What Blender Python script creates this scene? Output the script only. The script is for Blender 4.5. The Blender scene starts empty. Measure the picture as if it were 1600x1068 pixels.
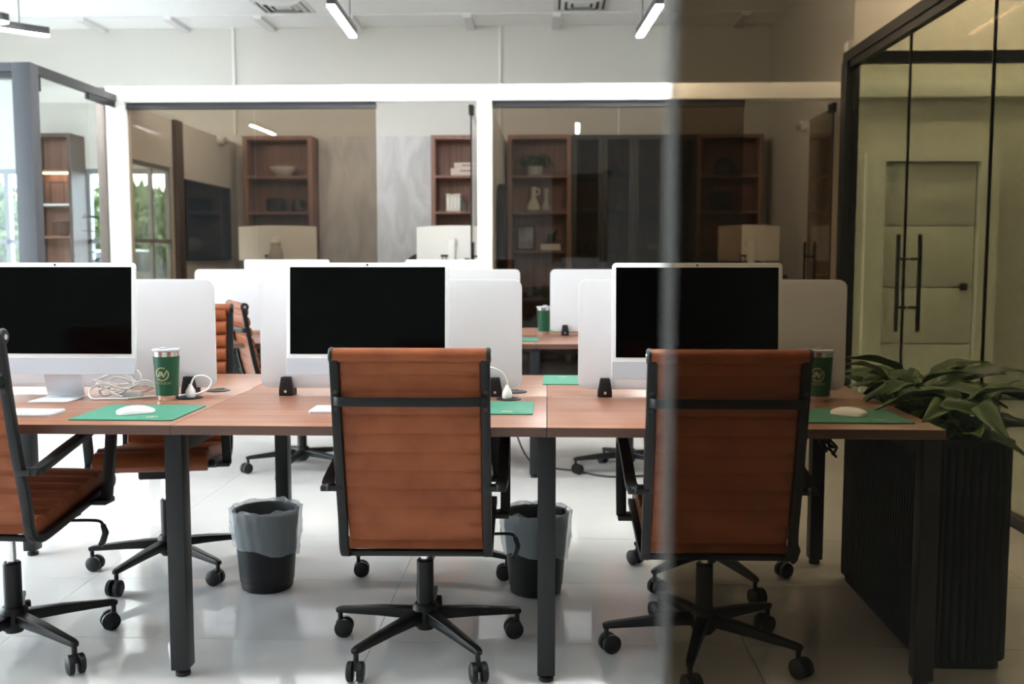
import bpy, bmesh, math, random
from mathutils import Vector, Matrix, Euler
R = math.radians
PI = math.pi
scene = bpy.context.scene
COL = scene.collection

# ------------------------------------------------------------------ camera
cd = bpy.data.cameras.new('camera')
cam = bpy.data.objects.new('camera', cd)
COL.objects.link(cam)
cam.location = (0, 0, 1.245)
cam.rotation_euler = (R(90 - 4.925), 0, R(2.03))
cd.sensor_width = 36.0
cd.lens = 36.0 * 1555 / 1600
cd.clip_start = 0.05
cd.clip_end = 300
cd.dof.use_dof = True
cd.dof.focus_distance = 3.35
cd.dof.aperture_fstop = 3.2
scene.camera = cam

# ------------------------------------------------------------------ world
world = bpy.data.worlds.new('overcast_sky')
scene.world = world
world.use_nodes = True
wn = world.node_tree.nodes
wl = world.node_tree.links
bg = wn['Background']
tc = wn.new('ShaderNodeTexCoord')
nz = wn.new('ShaderNodeTexNoise'); nz.inputs['Scale'].default_value = 2.2; nz.inputs['Detail'].default_value = 6
rp = wn.new('ShaderNodeValToRGB')
rp.color_ramp.elements[0].position = 0.40; rp.color_ramp.elements[0].color = (0.50, 0.70, 0.92, 1)
rp.color_ramp.elements[1].position = 0.60; rp.color_ramp.elements[1].color = (0.97, 0.99, 1.0, 1)
wl.new(tc.outputs['Generated'], nz.inputs['Vector'])
wl.new(nz.outputs['Fac'], rp.inputs['Fac'])
wl.new(rp.outputs['Color'], bg.inputs['Color'])
bg.inputs['Strength'].default_value = 3.4

def area(name, loc, rot, sx, sy, portal=True, power=10, color=(1, 1, 1)):
    l = bpy.data.lights.new(name, 'AREA')
    l.shape = 'RECTANGLE'; l.size = sx; l.size_y = sy
    l.energy = power; l.color = color
    if portal:
        l.cycles.is_portal = True
    o = bpy.data.objects.new(name, l)
    COL.objects.link(o)
    o.location = loc; o.rotation_euler = rot
    return o
# sky portals sit in the window openings of the left wall
area('window_daylight', (-7.60, 3.6, 1.9), (0, R(-90), 0), 3.7, 7.2)
area('window_daylight', (-4.93, 11.98, 1.15), (R(-90), 0, 0), 1.3, 2.2)
area('window_daylight', (-6.8, 11.98, 1.15), (R(-90), 0, 0), 1.4, 2.2)

scene.view_settings.view_transform = 'Standard'
scene.view_settings.look = 'None'
scene.view_settings.gamma = 1.0
scene.view_settings.use_curve_mapping = False
scene.view_settings.exposure = 2.0

# ------------------------------------------------------------------ materials
MATS = {}
def new_mat(name):
    m = bpy.data.materials.new(name); m.use_nodes = True
    MATS[name] = m
    return m, m.node_tree.nodes, m.node_tree.links, m.node_tree.nodes['Principled BSDF']
def plain(name, col, rough=0.5, metal=0.0, spec=0.5, bump=0.0, bscale=200, var=0.0, vscale=8, emit=None, estr=0, trans=0):
    m, n, l, b = new_mat(name)
    b.inputs['Base Color'].default_value = (*col, 1)
    b.inputs['Roughness'].default_value = rough
    b.inputs['Metallic'].default_value = metal
    b.inputs['Specular IOR Level'].default_value = spec
    t = n.new('ShaderNodeTexCoord')
    if var > 0:
        z = n.new('ShaderNodeTexNoise'); z.inputs['Scale'].default_value = vscale; z.inputs['Detail'].default_value = 5
        l.new(t.outputs['Object'], z.inputs['Vector'])
        c = n.new('ShaderNodeValToRGB')
        c.color_ramp.elements[0].position = 0.3; c.color_ramp.elements[1].position = 0.7
        c.color_ramp.elements[0].color = (*[x * (1 - var) for x in col], 1)
        c.color_ramp.elements[1].color = (*[min(1, x * (1 + var)) for x in col], 1)
        l.new(z.outputs['Fac'], c.inputs['Fac']); l.new(c.outputs['Color'], b.inputs['Base Color'])
    if bump > 0:
        z = n.new('ShaderNodeTexNoise'); z.inputs['Scale'].default_value = bscale; z.inputs['Detail'].default_value = 4
        l.new(t.outputs['Object'], z.inputs['Vector'])
        bp = n.new('ShaderNodeBump'); bp.inputs['Strength'].default_value = bump; bp.inputs['Distance'].default_value = 0.002
        l.new(z.outputs['Fac'], bp.inputs['Height']); l.new(bp.outputs['Normal'], b.inputs['Normal'])
    if emit:
        b.inputs['Emission Color'].default_value = (*emit, 1); b.inputs['Emission Strength'].default_value = estr
    return m
def wood(name, c0, c1, axis='X', rough=0.4, scale=1.0):
    m, n, l, b = new_mat(name)
    t = n.new('ShaderNodeTexCoord'); mp = n.new('ShaderNodeMapping')
    s = {'X': (1.2, 26, 26), 'Y': (26, 1.2, 26), 'Z': (26, 26, 1.2)}[axis]
    mp.inputs['Scale'].default_value = tuple(x * scale for x in s)
    l.new(t.outputs['Object'], mp.inputs['Vector'])
    z = n.new('ShaderNodeTexNoise'); z.inputs['Scale'].default_value = 1.0; z.inputs['Detail'].default_value = 6; z.inputs['Distortion'].default_value = 0.6
    l.new(mp.outputs['Vector'], z.inputs['Vector'])
    c = n.new('ShaderNodeValToRGB')
    c.color_ramp.elements[0].position = 0.3; c.color_ramp.elements[0].color = (*c0, 1)
    c.color_ramp.elements[1].position = 0.72; c.color_ramp.elements[1].color = (*c1, 1)
    l.new(z.outputs['Fac'], c.inputs['Fac']); l.new(c.outputs['Color'], b.inputs['Base Color'])
    b.inputs['Roughness'].default_value = rough
    bp = n.new('ShaderNodeBump'); bp.inputs['Strength'].default_value = 0.08; bp.inputs['Distance'].default_value = 0.001
    l.new(z.outputs['Fac'], bp.inputs['Height']); l.new(bp.outputs['Normal'], b.inputs['Normal'])
    return m
def glass(name, tint, refl=1.0):
    # thin sheet: tint per surface (a pane has two), mirror reflection by Fresnel on the outer faces
    m, n, l, b = new_mat(name)
    n.remove(b)
    out = [x for x in n if x.type == 'OUTPUT_MATERIAL'][0]
    tr = n.new('ShaderNodeBsdfTransparent'); tr.inputs['Color'].default_value = (*[math.sqrt(x) for x in tint], 1)
    gl = n.new('ShaderNodeBsdfGlossy'); gl.inputs['Roughness'].default_value = 0.0; gl.inputs['Color'].default_value = (1, 1, 1, 1)
    fr = n.new('ShaderNodeFresnel'); fr.inputs['IOR'].default_value = 1.5
    ge = n.new('ShaderNodeNewGeometry')
    inv = n.new('ShaderNodeMath'); inv.operation = 'SUBTRACT'; inv.inputs[0].default_value = 1.0
    l.new(ge.outputs['Backfacing'], inv.inputs[1])
    mu = n.new('ShaderNodeMath'); mu.operation = 'MULTIPLY'
    l.new(fr.outputs['Fac'], mu.inputs[0]); l.new(inv.outputs[0], mu.inputs[1])
    m2 = n.new('ShaderNodeMath'); m2.operation = 'MULTIPLY'; m2.inputs[1].default_value = refl
    l.new(mu.outputs[0], m2.inputs[0])
    mx = n.new('ShaderNodeMixShader')
    l.new(m2.outputs[0], mx.inputs[0]); l.new(tr.outputs[0], mx.inputs[1]); l.new(gl.outputs[0], mx.inputs[2])
    l.new(mx.outputs[0], out.inputs['Surface'])
    return m
def sheer(name, col, trans_fac, rough=0.3):
    # thin plastic: partly see-through, partly diffusing
    m, n, l, b = new_mat(name)
    out = [x for x in n if x.type == 'OUTPUT_MATERIAL'][0]
    b.inputs['Base Color'].default_value = (*col, 1); b.inputs['Roughness'].default_value = rough
    tl = n.new('ShaderNodeBsdfTranslucent'); tl.inputs['Color'].default_value = (*col, 1)
    m1 = n.new('ShaderNodeMixShader'); m1.inputs[0].default_value = 0.35
    l.new(b.outputs[0], m1.inputs[1]); l.new(tl.outputs[0], m1.inputs[2])
    tr = n.new('ShaderNodeBsdfTransparent')
    mx = n.new('ShaderNodeMixShader'); mx.inputs[0].default_value = trans_fac
    l.new(m1.outputs[0], mx.inputs[1]); l.new(tr.outputs[0], mx.inputs[2])
    l.new(mx.outputs[0], out.inputs['Surface'])
    return m

plain('wall_paint', (0.665, 0.65, 0.61), 0.7, bump=0.03, bscale=60)
plain('trim_white', (0.86, 0.855, 0.84), 0.45)
plain('ceiling_white', (0.94, 0.955, 0.965), 0.85)
plain('ceiling_grid', (0.74, 0.74, 0.74), 0.6)
plain('grout', (0.45, 0.44, 0.43), 0.6)
plain('black_metal', (0.007, 0.0073, 0.008), 0.40, spec=0.28)
plain('rail_metal', (0.045, 0.045, 0.047), 0.4, spec=0.3)
plain('desk_metal', (0.013, 0.0135, 0.015), 0.42, spec=0.3)
plain('grey_post', (0.085, 0.088, 0.098), 0.5, spec=0.3)
plain('aluminium', (0.30, 0.31, 0.33), 0.4, metal=0.3)
plain('chrome', (0.75, 0.75, 0.76), 0.16, metal=1.0)
plain('steel', (0.72, 0.71, 0.70), 0.22, metal=1.0)
plain('black_plastic', (0.009, 0.009, 0.010), 0.45, spec=0.35)
plain('black_rubber', (0.012, 0.012, 0.012), 0.6)
plain('screen_black', (0.0008, 0.0009, 0.001), 0.12, spec=0.07)
plain('bezel_white', (0.80, 0.81, 0.82), 0.3)
plain('chin_silver', (0.56, 0.60, 0.66), 0.35)
plain('silver', (0.66, 0.69, 0.73), 0.32, metal=0.25)
plain('white_plastic', (0.82, 0.82, 0.81), 0.35)
plain('cable_white', (0.80, 0.79, 0.77), 0.5)
plain('key_white', (0.86, 0.86, 0.86), 0.4)
sheer('acrylic', (0.80, 0.80, 0.82), 0.05, 0.35)
sheer('bag_plastic', (0.66, 0.72, 0.77), 0.58, 0.12)
plain('mat_green', (0.040, 0.205, 0.130), 0.6, bump=0.05, bscale=900)
plain('tumbler_green', (0.010, 0.085, 0.040), 0.33)
plain('emblem_tan', (0.52, 0.44, 0.27), 0.5)
plain('lid_clear', (0.55, 0.55, 0.60), 0.12)
plain('planter_black', (0.004, 0.004, 0.004), 0.55, spec=0.15)
plain('soil', (0.02, 0.013, 0.008), 0.9, bump=0.6, bscale=80)
plain('stem_green', (0.06, 0.13, 0.03), 0.5)
plain('paper_cream', (0.66, 0.58, 0.48), 0.7, var=0.1, vscale=14)
plain('box_pink', (0.62, 0.50, 0.43), 0.7)
plain('ceramic_cream', (0.66, 0.60, 0.50), 0.4)
plain('ceramic_grey', (0.36, 0.36, 0.35), 0.4)
plain('ceramic_white', (0.74, 0.73, 0.71), 0.3)
plain('stone_green', (0.05, 0.07, 0.065), 0.4, var=0.3, vscale=30)
plain('door_white', (0.80, 0.79, 0.77), 0.5)
plain('dark_wood', (0.020, 0.013, 0.010), 0.4, var=0.25, vscale=10)
plain('cabinet_black', (0.012, 0.012, 0.013), 0.4)
plain('bark', (0.10, 0.07, 0.045), 0.9, bump=0.5, bscale=30)
plain('asphalt', (0.28, 0.28, 0.27), 0.9, var=0.15)
plain('car_paint', (0.40, 0.50, 0.56), 0.25)
plain('car_glass', (0.02, 0.03, 0.035), 0.1)
plain('terracotta', (0.40, 0.13, 0.05), 0.7)
plain('light_diffuser', (0.9, 0.9, 0.9), 0.5, emit=(1.0, 1.0, 0.99), estr=76)
plain('diffuser_dimmed', (0.9, 0.9, 0.9), 0.5, emit=(1.0, 1.0, 0.99), estr=62)
plain('fill_glow', (0.9, 0.9, 0.9), 0.5, emit=(1.0, 0.98, 0.94), estr=125)  # glow of the added fill lights over corridor, right room and planter
plain('fill_glow_soft', (0.9, 0.9, 0.9), 0.5, emit=(1.0, 0.98, 0.94), estr=55)  # weaker glow for the added fill lights in the television office
plain('shelf_light_glow', (0.9, 0.8, 0.6), 0.5, emit=(1.0, 0.62, 0.3), estr=3)
plain('wire_dark', (0.05, 0.04, 0.035), 0.4)
plain('picture_print', (0.30, 0.29, 0.30), 0.5, var=0.55, vscale=9)
plain('tv_screen', (0.004, 0.010, 0.016), 0.12, emit=(0.0, 0.012, 0.028), estr=0.12)
plain('office_carpet', (0.05, 0.045, 0.042), 0.9, bump=0.3, bscale=400)
wood('desk_wood', (0.205, 0.088, 0.052), (0.335, 0.160, 0.100), 'X', 0.33)
wood('desk_edge', (0.095, 0.048, 0.034), (0.125, 0.064, 0.046), 'X', 0.4)
wood('case_wood', (0.190, 0.095, 0.068), (0.300, 0.160, 0.118), 'Z', 0.5)
wood('post_wood', (0.075, 0.053, 0.046), (0.100, 0.074, 0.064), 'Z', 0.5)
glass('clear_glass', (0.90, 0.94, 0.92))
glass('green_glass', (0.80, 0.86, 0.76), 0.03)
glass('bronze_glass', (0.47, 0.385, 0.295), 0.9)
glass('smoked_glass', (0.213, 0.160, 0.103), 0.08)
glass('cabinet_glass', (0.36, 0.34, 0.33), 0.5)
glass('window_glass', (0.93, 0.97, 0.96))
sheer('edge_glass', (0.16, 0.16, 0.152), 0.76, 0.5)

# leather with fine creases
m, n, l, b = new_mat('leather')
t = n.new('ShaderNodeTexCoord')
z = n.new('ShaderNodeTexNoise'); z.inputs['Scale'].default_value = 9; z.inputs['Detail'].default_value = 6
l.new(t.outputs['Object'], z.inputs['Vector'])
c = n.new('ShaderNodeValToRGB')
c.color_ramp.elements[0].position = 0.3; c.color_ramp.elements[0].color = (0.190, 0.048, 0.016, 1)
c.color_ramp.elements[1].position = 0.75; c.color_ramp.elements[1].color = (0.305, 0.088, 0.031, 1)
l.new(z.outputs['Fac'], c.inputs['Fac']); l.new(c.outputs['Color'], b.inputs['Base Color'])
v = n.new('ShaderNodeTexVoronoi'); v.inputs['Scale'].default_value = 420
l.new(t.outputs['Object'], v.inputs['Vector'])
bp = n.new('ShaderNodeBump'); bp.inputs['Strength'].default_value = 0.12; bp.inputs['Distance'].default_value = 0.001
l.new(v.outputs['Distance'], bp.inputs['Height']); l.new(bp.outputs['Normal'], b.inputs['Normal'])
b.inputs['Roughness'].default_value = 0.42; b.inputs['Specular IOR Level'].default_value = 0.22

# polished floor tile, a little different from tile to tile
m, n, l, b = new_mat('floor_tile')
oi = n.new('ShaderNodeObjectInfo'); t = n.new('ShaderNodeTexCoord')
z = n.new('ShaderNodeTexNoise'); z.inputs['Scale'].default_value = 3; z.inputs['Detail'].default_value = 5
l.new(t.outputs['Object'], z.inputs['Vector'])
ad = n.new('ShaderNodeMath'); ad.operation = 'MULTIPLY_ADD'; ad.inputs[1].default_value = 0.35
l.new(oi.outputs['Random'], ad.inputs[0]); l.new(z.outputs['Fac'], ad.inputs[2])
c = n.new('ShaderNodeValToRGB')
c.color_ramp.elements[0].position = 0.35; c.color_ramp.elements[0].color = (0.68, 0.67, 0.655, 1)
c.color_ramp.elements[1].position = 1.0; c.color_ramp.elements[1].color = (0.74, 0.73, 0.715, 1)
l.new(ad.outputs[0], c.inputs['Fac']); l.new(c.outputs['Color'], b.inputs['Base Color'])
b.inputs['Roughness'].default_value = 0.05; b.inputs['Specular IOR Level'].default_value = 0.6

# grey veined stone slab
m, n, l, b = new_mat('grey_marble')
t = n.new('ShaderNodeTexCoord'); mp = n.new('ShaderNodeMapping'); mp.inputs['Rotation'].default_value = (0, R(28), 0); mp.inputs['Scale'].default_value = (2.6, 1, 0.9)
l.new(t.outputs['Object'], mp.inputs['Vector'])
z = n.new('ShaderNodeTexNoise'); z.inputs['Scale'].default_value = 2.0; z.inputs['Detail'].default_value = 9; z.inputs['Distortion'].default_value = 1.4
l.new(mp.outputs['Vector'], z.inputs['Vector'])
c = n.new('ShaderNodeValToRGB')
c.color_ramp.elements[0].position = 0.34; c.color_ramp.elements[0].color = (0.50, 0.49, 0.495, 1)
c.color_ramp.elements[1].position = 0.60; c.color_ramp.elements[1].color = (0.62, 0.61, 0.615, 1)
l.new(z.outputs['Fac'], c.inputs['Fac']); l.new(c.outputs['Color'], b.inputs['Base Color'])
b.inputs['Roughness'].default_value = 0.45

def leaf_mat(name, c0, c1, rough):
    m, n, l, b = new_mat(name)
    oi = n.new('ShaderNodeObjectInfo')
    t = n.new('ShaderNodeTexCoord'); z = n.new('ShaderNodeTexNoise'); z.inputs['Scale'].default_value = 6
    l.new(t.outputs['Object'], z.inputs['Vector'])
    ad = n.new('ShaderNodeMath'); ad.operation = 'MULTIPLY_ADD'; ad.inputs[1].default_value = 0.5; ad.inputs[2].default_value = 0.0
    l.new(oi.outputs['Random'], ad.inputs[0])
    a2 = n.new('ShaderNodeMath'); a2.operation = 'MULTIPLY_ADD'; a2.inputs[1].default_value = 0.5
    l.new(z.outputs['Fac'], a2.inputs[0]); l.new(ad.outputs[0], a2.inputs[2])
    c = n.new('ShaderNodeValToRGB'); c.color_ramp.elements[0].color = (*c0, 1); c.color_ramp.elements[1].color = (*c1, 1)
    l.new(a2.outputs[0], c.inputs['Fac']); l.new(c.outputs['Color'], b.inputs['Base Color'])
    b.inputs['Roughness'].default_value = rough
    return m
leaf_mat('leaf_green', (0.018, 0.050, 0.004), (0.065, 0.125, 0.012), 0.4)
leaf_mat('leaf_dark', (0.010, 0.035, 0.012), (0.03, 0.07, 0.025), 0.4)
leaf_mat('tree_leaf', (0.025, 0.06, 0.010), (0.11, 0.16, 0.03), 0.6)

# ------------------------------------------------------------------ mesh helpers
class MB:
    def __init__(self):
        self.v = []; self.f = []
    def add(self, vs, fs):
        o = len(self.v); self.v += [tuple(p) for p in vs]; self.f += [tuple(i + o for i in q) for q in fs]
        return self
    def box(self, x0, x1, y0, y1, z0, z1):
        return self.add([(x0,y0,z0),(x1,y0,z0),(x1,y1,z0),(x0,y1,z0),(x0,y0,z1),(x1,y0,z1),(x1,y1,z1),(x0,y1,z1)],
                        [(0,3,2,1),(4,5,6,7),(0,1,5,4),(1,2,6,5),(2,3,7,6),(3,0,4,7)])
    def lathe(self, prof, n=24, c=(0, 0), capb=True, capt=True, wob=None):
        vs = []; fs = []
        for k, (r, z) in enumerate(prof):
            for i in range(n):
                a = 2 * PI * i / n
                rr, zz = (r, z) if wob is None else wob(k, a, r, z)
                vs.append((c[0] + rr * math.cos(a), c[1] + rr * math.sin(a), zz))
        for k in range(len(prof) - 1):
            for i in range(n):
                j = (i + 1) % n
                fs.append((k*n+i, k*n+j, (k+1)*n+j, (k+1)*n+i))
        if capb: fs.append(tuple(range(n))[::-1])
        if capt: fs.append(tuple((len(prof)-1)*n + i for i in range(n)))
        return self.add(vs, fs)
    def tube(self, pts, r, n=8, cap=True):
        pts = [Vector(p) for p in pts]
        rs = r if isinstance(r, (list, tuple)) else [r] * len(pts)
        vs = []; fs = []
        up = None
        for k, p in enumerate(pts):
            t = (pts[min(k+1, len(pts)-1)] - pts[max(k-1, 0)]).normalized()
            if up is None:
                up = Vector((0, 0, 1)) if abs(t.z) < 0.9 else Vector((1, 0, 0))
            s = t.cross(up)
            if s.length < 1e-5: s = t.cross(Vector((0.3, 1, 0.2)))
            s.normalize(); u = s.cross(t).normalized(); up = u
            for i in range(n):
                a = 2 * PI * i / n
                vs.append(p + (s * math.cos(a) + u * math.sin(a)) * rs[k])
        for k in range(len(pts) - 1):
            for i in range(n):
                j = (i + 1) % n
                fs.append((k*n+i, k*n+j, (k+1)*n+j, (k+1)*n+i))
        if cap:
            fs.append(tuple(range(n))[::-1]); fs.append(tuple((len(pts)-1)*n + i for i in range(n)))
        return self.add(vs, fs)
    def bar(self, pts, side, w, h):
        # rectangular section swept along pts; side = sideways axis, w along it, h across
        pts = [Vector(p) for p in pts]; vs = []; fs = []
        ws = w if isinstance(w, (list, tuple)) else [w] * len(pts)
        hs = h if isinstance(h, (list, tuple)) else [h] * len(pts)
        for k, p in enumerate(pts):
            t = (pts[min(k+1, len(pts)-1)] - pts[max(k-1, 0)]).normalized()
            s = Vector(side); s = (s - t * s.dot(t)).normalized(); u = s.cross(t).normalized()
            for a, b2 in ((-1,-1),(1,-1),(1,1),(-1,1)):
                vs.append(p + s * a * ws[k] / 2 + u * b2 * hs[k] / 2)
        for k in range(len(pts) - 1):
            for i in range(4):
                j = (i + 1) % 4
                fs.append((k*4+i, k*4+j, (k+1)*4+j, (k+1)*4+i))
        e = (len(pts) - 1) * 4
        fs += [(3, 2, 1, 0), (e, e+1, e+2, e+3)]
        return self.add(vs, fs)
    def prism(self, outline, z0, z1):
        n = len(outline)
        vs = [(x, y, z0) for x, y in outline] + [(x, y, z1) for x, y in outline]
        fs = [tuple(range(n))[::-1], tuple(range(n, 2*n))] + [(i, (i+1) % n, n + (i+1) % n, n + i) for i in range(n)]
        return self.add(vs, fs)
    def xf(self, M):
        self.v = [tuple(M @ Vector(p)) for p in self.v]
        return self
    def build(self, name, mat, parent=None, loc=(0, 0, 0), rz=0, bevel=0, smooth=False, seg=2):
        me = bpy.data.meshes.new(name)
        me.from_pydata(self.v, [], self.f)
        bm = bmesh.new(); bm.from_mesh(me)
        bmesh.ops.recalc_face_normals(bm, faces=bm.faces)
        if bevel > 0:
            bmesh.ops.remove_doubles(bm, verts=bm.verts, dist=1e-6)
            ed = [e for e in bm.edges if len(e.link_faces) == 2 and e.calc_face_angle(0) > R(35)]
            bmesh.ops.bevel(bm, geom=ed, offset=bevel, segments=seg, profile=0.5, affect='EDGES', clamp_overlap=True)
        bm.to_mesh(me); bm.free()
        if smooth or bevel > 0:
            for p in me.polygons: p.use_smooth = True
            me.set_sharp_from_angle(angle=R(38))
        me.materials.append(MATS[mat] if isinstance(mat, str) else mat)
        o = bpy.data.objects.new(name, me); COL.objects.link(o)
        o.parent = parent; o.location = loc; o.rotation_euler = (0, 0, rz)
        return o
def B(*a): return MB().box(*a)
def tag(o, label, cat, group=None):
    o['label'] = label; o['category'] = cat
    if group: o['group'] = group
    return o
def thing(name, label, cat, loc=(0, 0, 0), rz=0, group=None):
    o = bpy.data.objects.new(name, None); COL.objects.link(o)
    o.empty_display_size = 0.1
    o.location = loc; o.rotation_euler = (0, 0, rz)
    return tag(o, label, cat, group)
def struct(o, label=None):
    o['kind'] = 'structure'
    if label: o['label'] = label
    return o
def copy_tree(o, parent=None):
    c = o.copy(); COL.objects.link(c); c.parent = parent
    for ch in list(o.children): copy_tree(ch, c)
    return c
def spline(pts, n=10):
    P = [Vector(p) for p in pts]; out = []
    for i in range(len(P) - 1):
        p0 = P[max(i-1, 0)]; p1 = P[i]; p2 = P[i+1]; p3 = P[min(i+2, len(P)-1)]
        for k in range(n):
            t = k / n
            out.append(0.5 * ((2*p1) + (p2-p0)*t + (2*p0-5*p1+4*p2-p3)*t*t + (3*p1-p0-3*p2+p3)*t*t*t))
    out.append(P[-1]); return out
def rrect(w, h, r, n=6):
    out = []
    for cx, cy, a0 in ((w/2-r, h/2-r, 0), (-w/2+r, h/2-r, 90), (-w/2+r, -h/2+r, 180), (w/2-r, -h/2+r, 270)):
        for k in range(n + 1):
            a = R(a0 + 90 * k / n); out.append((cx + r*math.cos(a), cy + r*math.sin(a)))
    return out

# ------------------------------------------------------------------ room shell
CZ = 3.95
fl = struct(B(-7.7, 5.1, -4.1, 12.1, -0.12, -0.006).build('floor', 'grout'), 'pale polished large-format tile floor of the open office')
tile_me = None
ix = -7.76
for i in range(11):
    for j in range(27):
        x0 = -7.76 + 1.2 * i; y0 = -4.08 + 0.6 * j
        if x0 + 0.6 > 5.1 or y0 + 0.3 > 12.1: continue
        if tile_me is None:
            o = B(-0.599, 0.599, -0.299, 0.299, -0.008, 0.0).build('tile', 'floor_tile', fl)
            tile_me = o.data
        else:
            o = bpy.data.objects.new('tile', tile_me); COL.objects.link(o); o.parent = fl
        o.location = (x0 + 0.6, y0 + 0.3, 0)
# the office carpets, just proud of the tiles
struct(B(-3.70, -0.62, 8.95, 11.98, 0.0, 0.008).build('floor_carpet', 'office_carpet'), 'dark carpet in the glass-fronted office with the television')
struct(B(-0.48, 2.56, 8.95, 11.98, 0.0, 0.008).build('floor_carpet', 'office_carpet'), 'dark carpet in the glass-fronted office with the long bookcase')

ceil = struct(B(-7.8, 5.2, -4.2, 12.2, CZ, CZ + 0.12).build('ceiling', 'ceiling_white'), 'white ceiling above the office')
B(-7.6, 2.58, 11.38, 11.40, CZ - 0.012, CZ).build('grid_bar', 'ceiling_grid', ceil)
for x in (-5.35, -4.35, -3.32, -2.28, -1.96 + 0.0, -0.95, 0.05, 1.05, 2.15):
    if x == -1.96: continue
    B(x, x + 0.09, 11.36, 11.98, CZ - 0.05, CZ).build('grid_bar', 'ceiling_grid', ceil)

# rear wall: solid right part, left part with window openings
wr = MB()
wr.box(-4.25, 2.62, 12.0, 12.15, 0, CZ)
wr.box(-7.7, -4.25, 12.0, 12.15, 2.30, CZ)
wr.box(-6.06, -5.62, 12.0, 12.15, 0, 2.30)
struct(wr.build('wall_rear', 'wall_paint'), 'pale rear wall rising above the glass office fronts')
for x in (-3.745, -0.57):
    B(x - 0.012, x + 0.012, 11.965, 12.0, 2.7, CZ).build('trim_joint', 'trim_white', bpy.data.objects['wall_rear'])
struct(B(2.60, 2.78, 8.90, 12.15, 0, CZ).build('wall_side', 'wall_paint'), 'pale side wall of the office with the long bookcase')
wl2 = MB(); wl2.box(2.60, 2.80, 8.75, 8.90, 0, CZ); wl2.box(3.76, 5.1, 8.75, 8.90, 0, CZ); wl2.box(2.80, 3.76, 8.75, 8.90, 2.05, CZ)
struct(wl2.build('wall_corridor', 'wall_paint'), 'pale wall around the white door')
struct(B(5.0, 5.15, -4.1, 8.9, 0, CZ).build('wall_right', 'wall_paint'))
struct(B(-7.8, 5.15, -4.2, -4.05, 0, CZ).build('wall_back', 'wall_paint'))
lw = MB()
lw.box(-7.75, -7.6, -4.1, 12.15, 3.78, CZ)
for y0, y1 in ((-4.1, 0.0), (7.2, 12.15)): lw.box(-7.75, -7.6, y0, y1, 0, 3.78)
struct(lw.build('wall_left', 'wall_paint'))
win = thing('window_1', '', ''); del win['label']; del win['category']; struct(win, 'tall shopfront glazing along the left wall')
for k in range(6):
    y = 0.035 + 7.13 * k / 5
    B(-7.72, -7.62, y - 0.035, y + 0.035, 0, 3.78).build('mullion', 'aluminium', win)
    if k < 5: B(-7.68, -7.67, y + 0.035, y + 7.13/5 - 0.035, 0.1, 3.72).build('pane', 'window_glass', win)
B(-7.72, -7.62, 0.0, 7.2, 0, 0.10).build('frame', 'aluminium', win); B(-7.72, -7.62, 0.0, 7.2, 3.72, 3.78).build('frame', 'aluminium', win)

# rear windows of the left glass room
def rear_window(name, x0, x1, bars, label):
    w = thing(name, '', ''); del w['label']; del w['category']; struct(w, label)
    B(x0, x1, 12.03, 12.11, 2.24, 2.30).build('frame', 'aluminium', w)
    B(x0, x1, 12.03, 12.11, 0.0, 0.08).build('frame', 'aluminium', w)
    B(x0, x1, 12.03, 12.11, 1.40, 1.45).build('frame', 'aluminium', w)
    xs = [x0 + 0.03] + bars + [x1 - 0.03]
    for x in xs: B(x - 0.03, x + 0.03, 12.03, 12.11, 0.08, 2.24).build('mullion', 'aluminium', w)
    for a, b2 in zip(xs[:-1], xs[1:]):
        B(a + 0.03, b2 - 0.03, 12.065, 12.075, 0.08, 2.24).build('pane', 'window_glass', w)
rear_window('window_2', -7.6, -6.06, [-6.6], 'tall rear window at the far left behind the grey glass frame')
rear_window('window_3', -5.62, -4.25, [-5.15], 'tall rear window beside the wooden display shelves')

# header beam and columns of the glass office fronts
bm_ = MB(); bm_.box(-3.74, 2.60, 8.80, 8.96, 2.60, 2.735)
struct(bm_.build('trim_1', 'trim_white', bevel=0.004), 'long white header beam over the glass office fronts')
struct(B(2.60, 5.0, 8.66, 8.75, 2.585, 2.72).build('trim_2', 'trim_white', bevel=0.004), 'white band continuing above the white door')
struct(B(-0.615, -0.49, 8.80, 8.96, 0, 2.60).build('trim_3', 'trim_white', bevel=0.004), 'white column between the two glass offices')
struct(B(-3.90, -3.745, 8.80, 8.96, 0, 2.735).build('trim_4', 'trim_white', bevel=0.004), 'white column at the left end of the glass office fronts')
struct(B(-0.60, -0.50, 8.96, 12.0, 0, 2.60).build('wall_partition', 'wall_paint'), 'partition wall between the two glass offices')
wt = MB()
wt.box(-3.81, -3.745, 8.96, 12.0, 2.12, 2.60); wt.box(-3.81, -3.745, 9.88, 12.0, 0, 2.12); wt.box(-3.81, -3.745, 8.96, 9.88, 0, 0.55)
struct(wt.build('wall_television', 'wall_paint'), 'side wall carrying the television')
w = thing('window_4', '', ''); del w['label']; del w['category']; struct(w, 'grey framed inner window seen through the bronze office glass')
for z0, z1 in ((0.55, 0.59), (1.37, 1.41), (2.08, 2.12)): B(-3.795, -3.760, 8.96, 9.88, z0, z1).build('frame', 'aluminium', w)
for y0 in (8.965, 9.41, 9.845): B(-3.795, -3.760, y0, y0 + 0.035, 0.59, 2.08).build('mullion', 'aluminium', w)
for y0, y1 in ((9.0, 9.41), (9.445, 9.845)):
    for z0, z1 in ((0.59, 1.37), (1.41, 2.08)): B(-3.782, -3.774, y0, y1, z0, z1).build('pane', 'window_glass', w)

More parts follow.
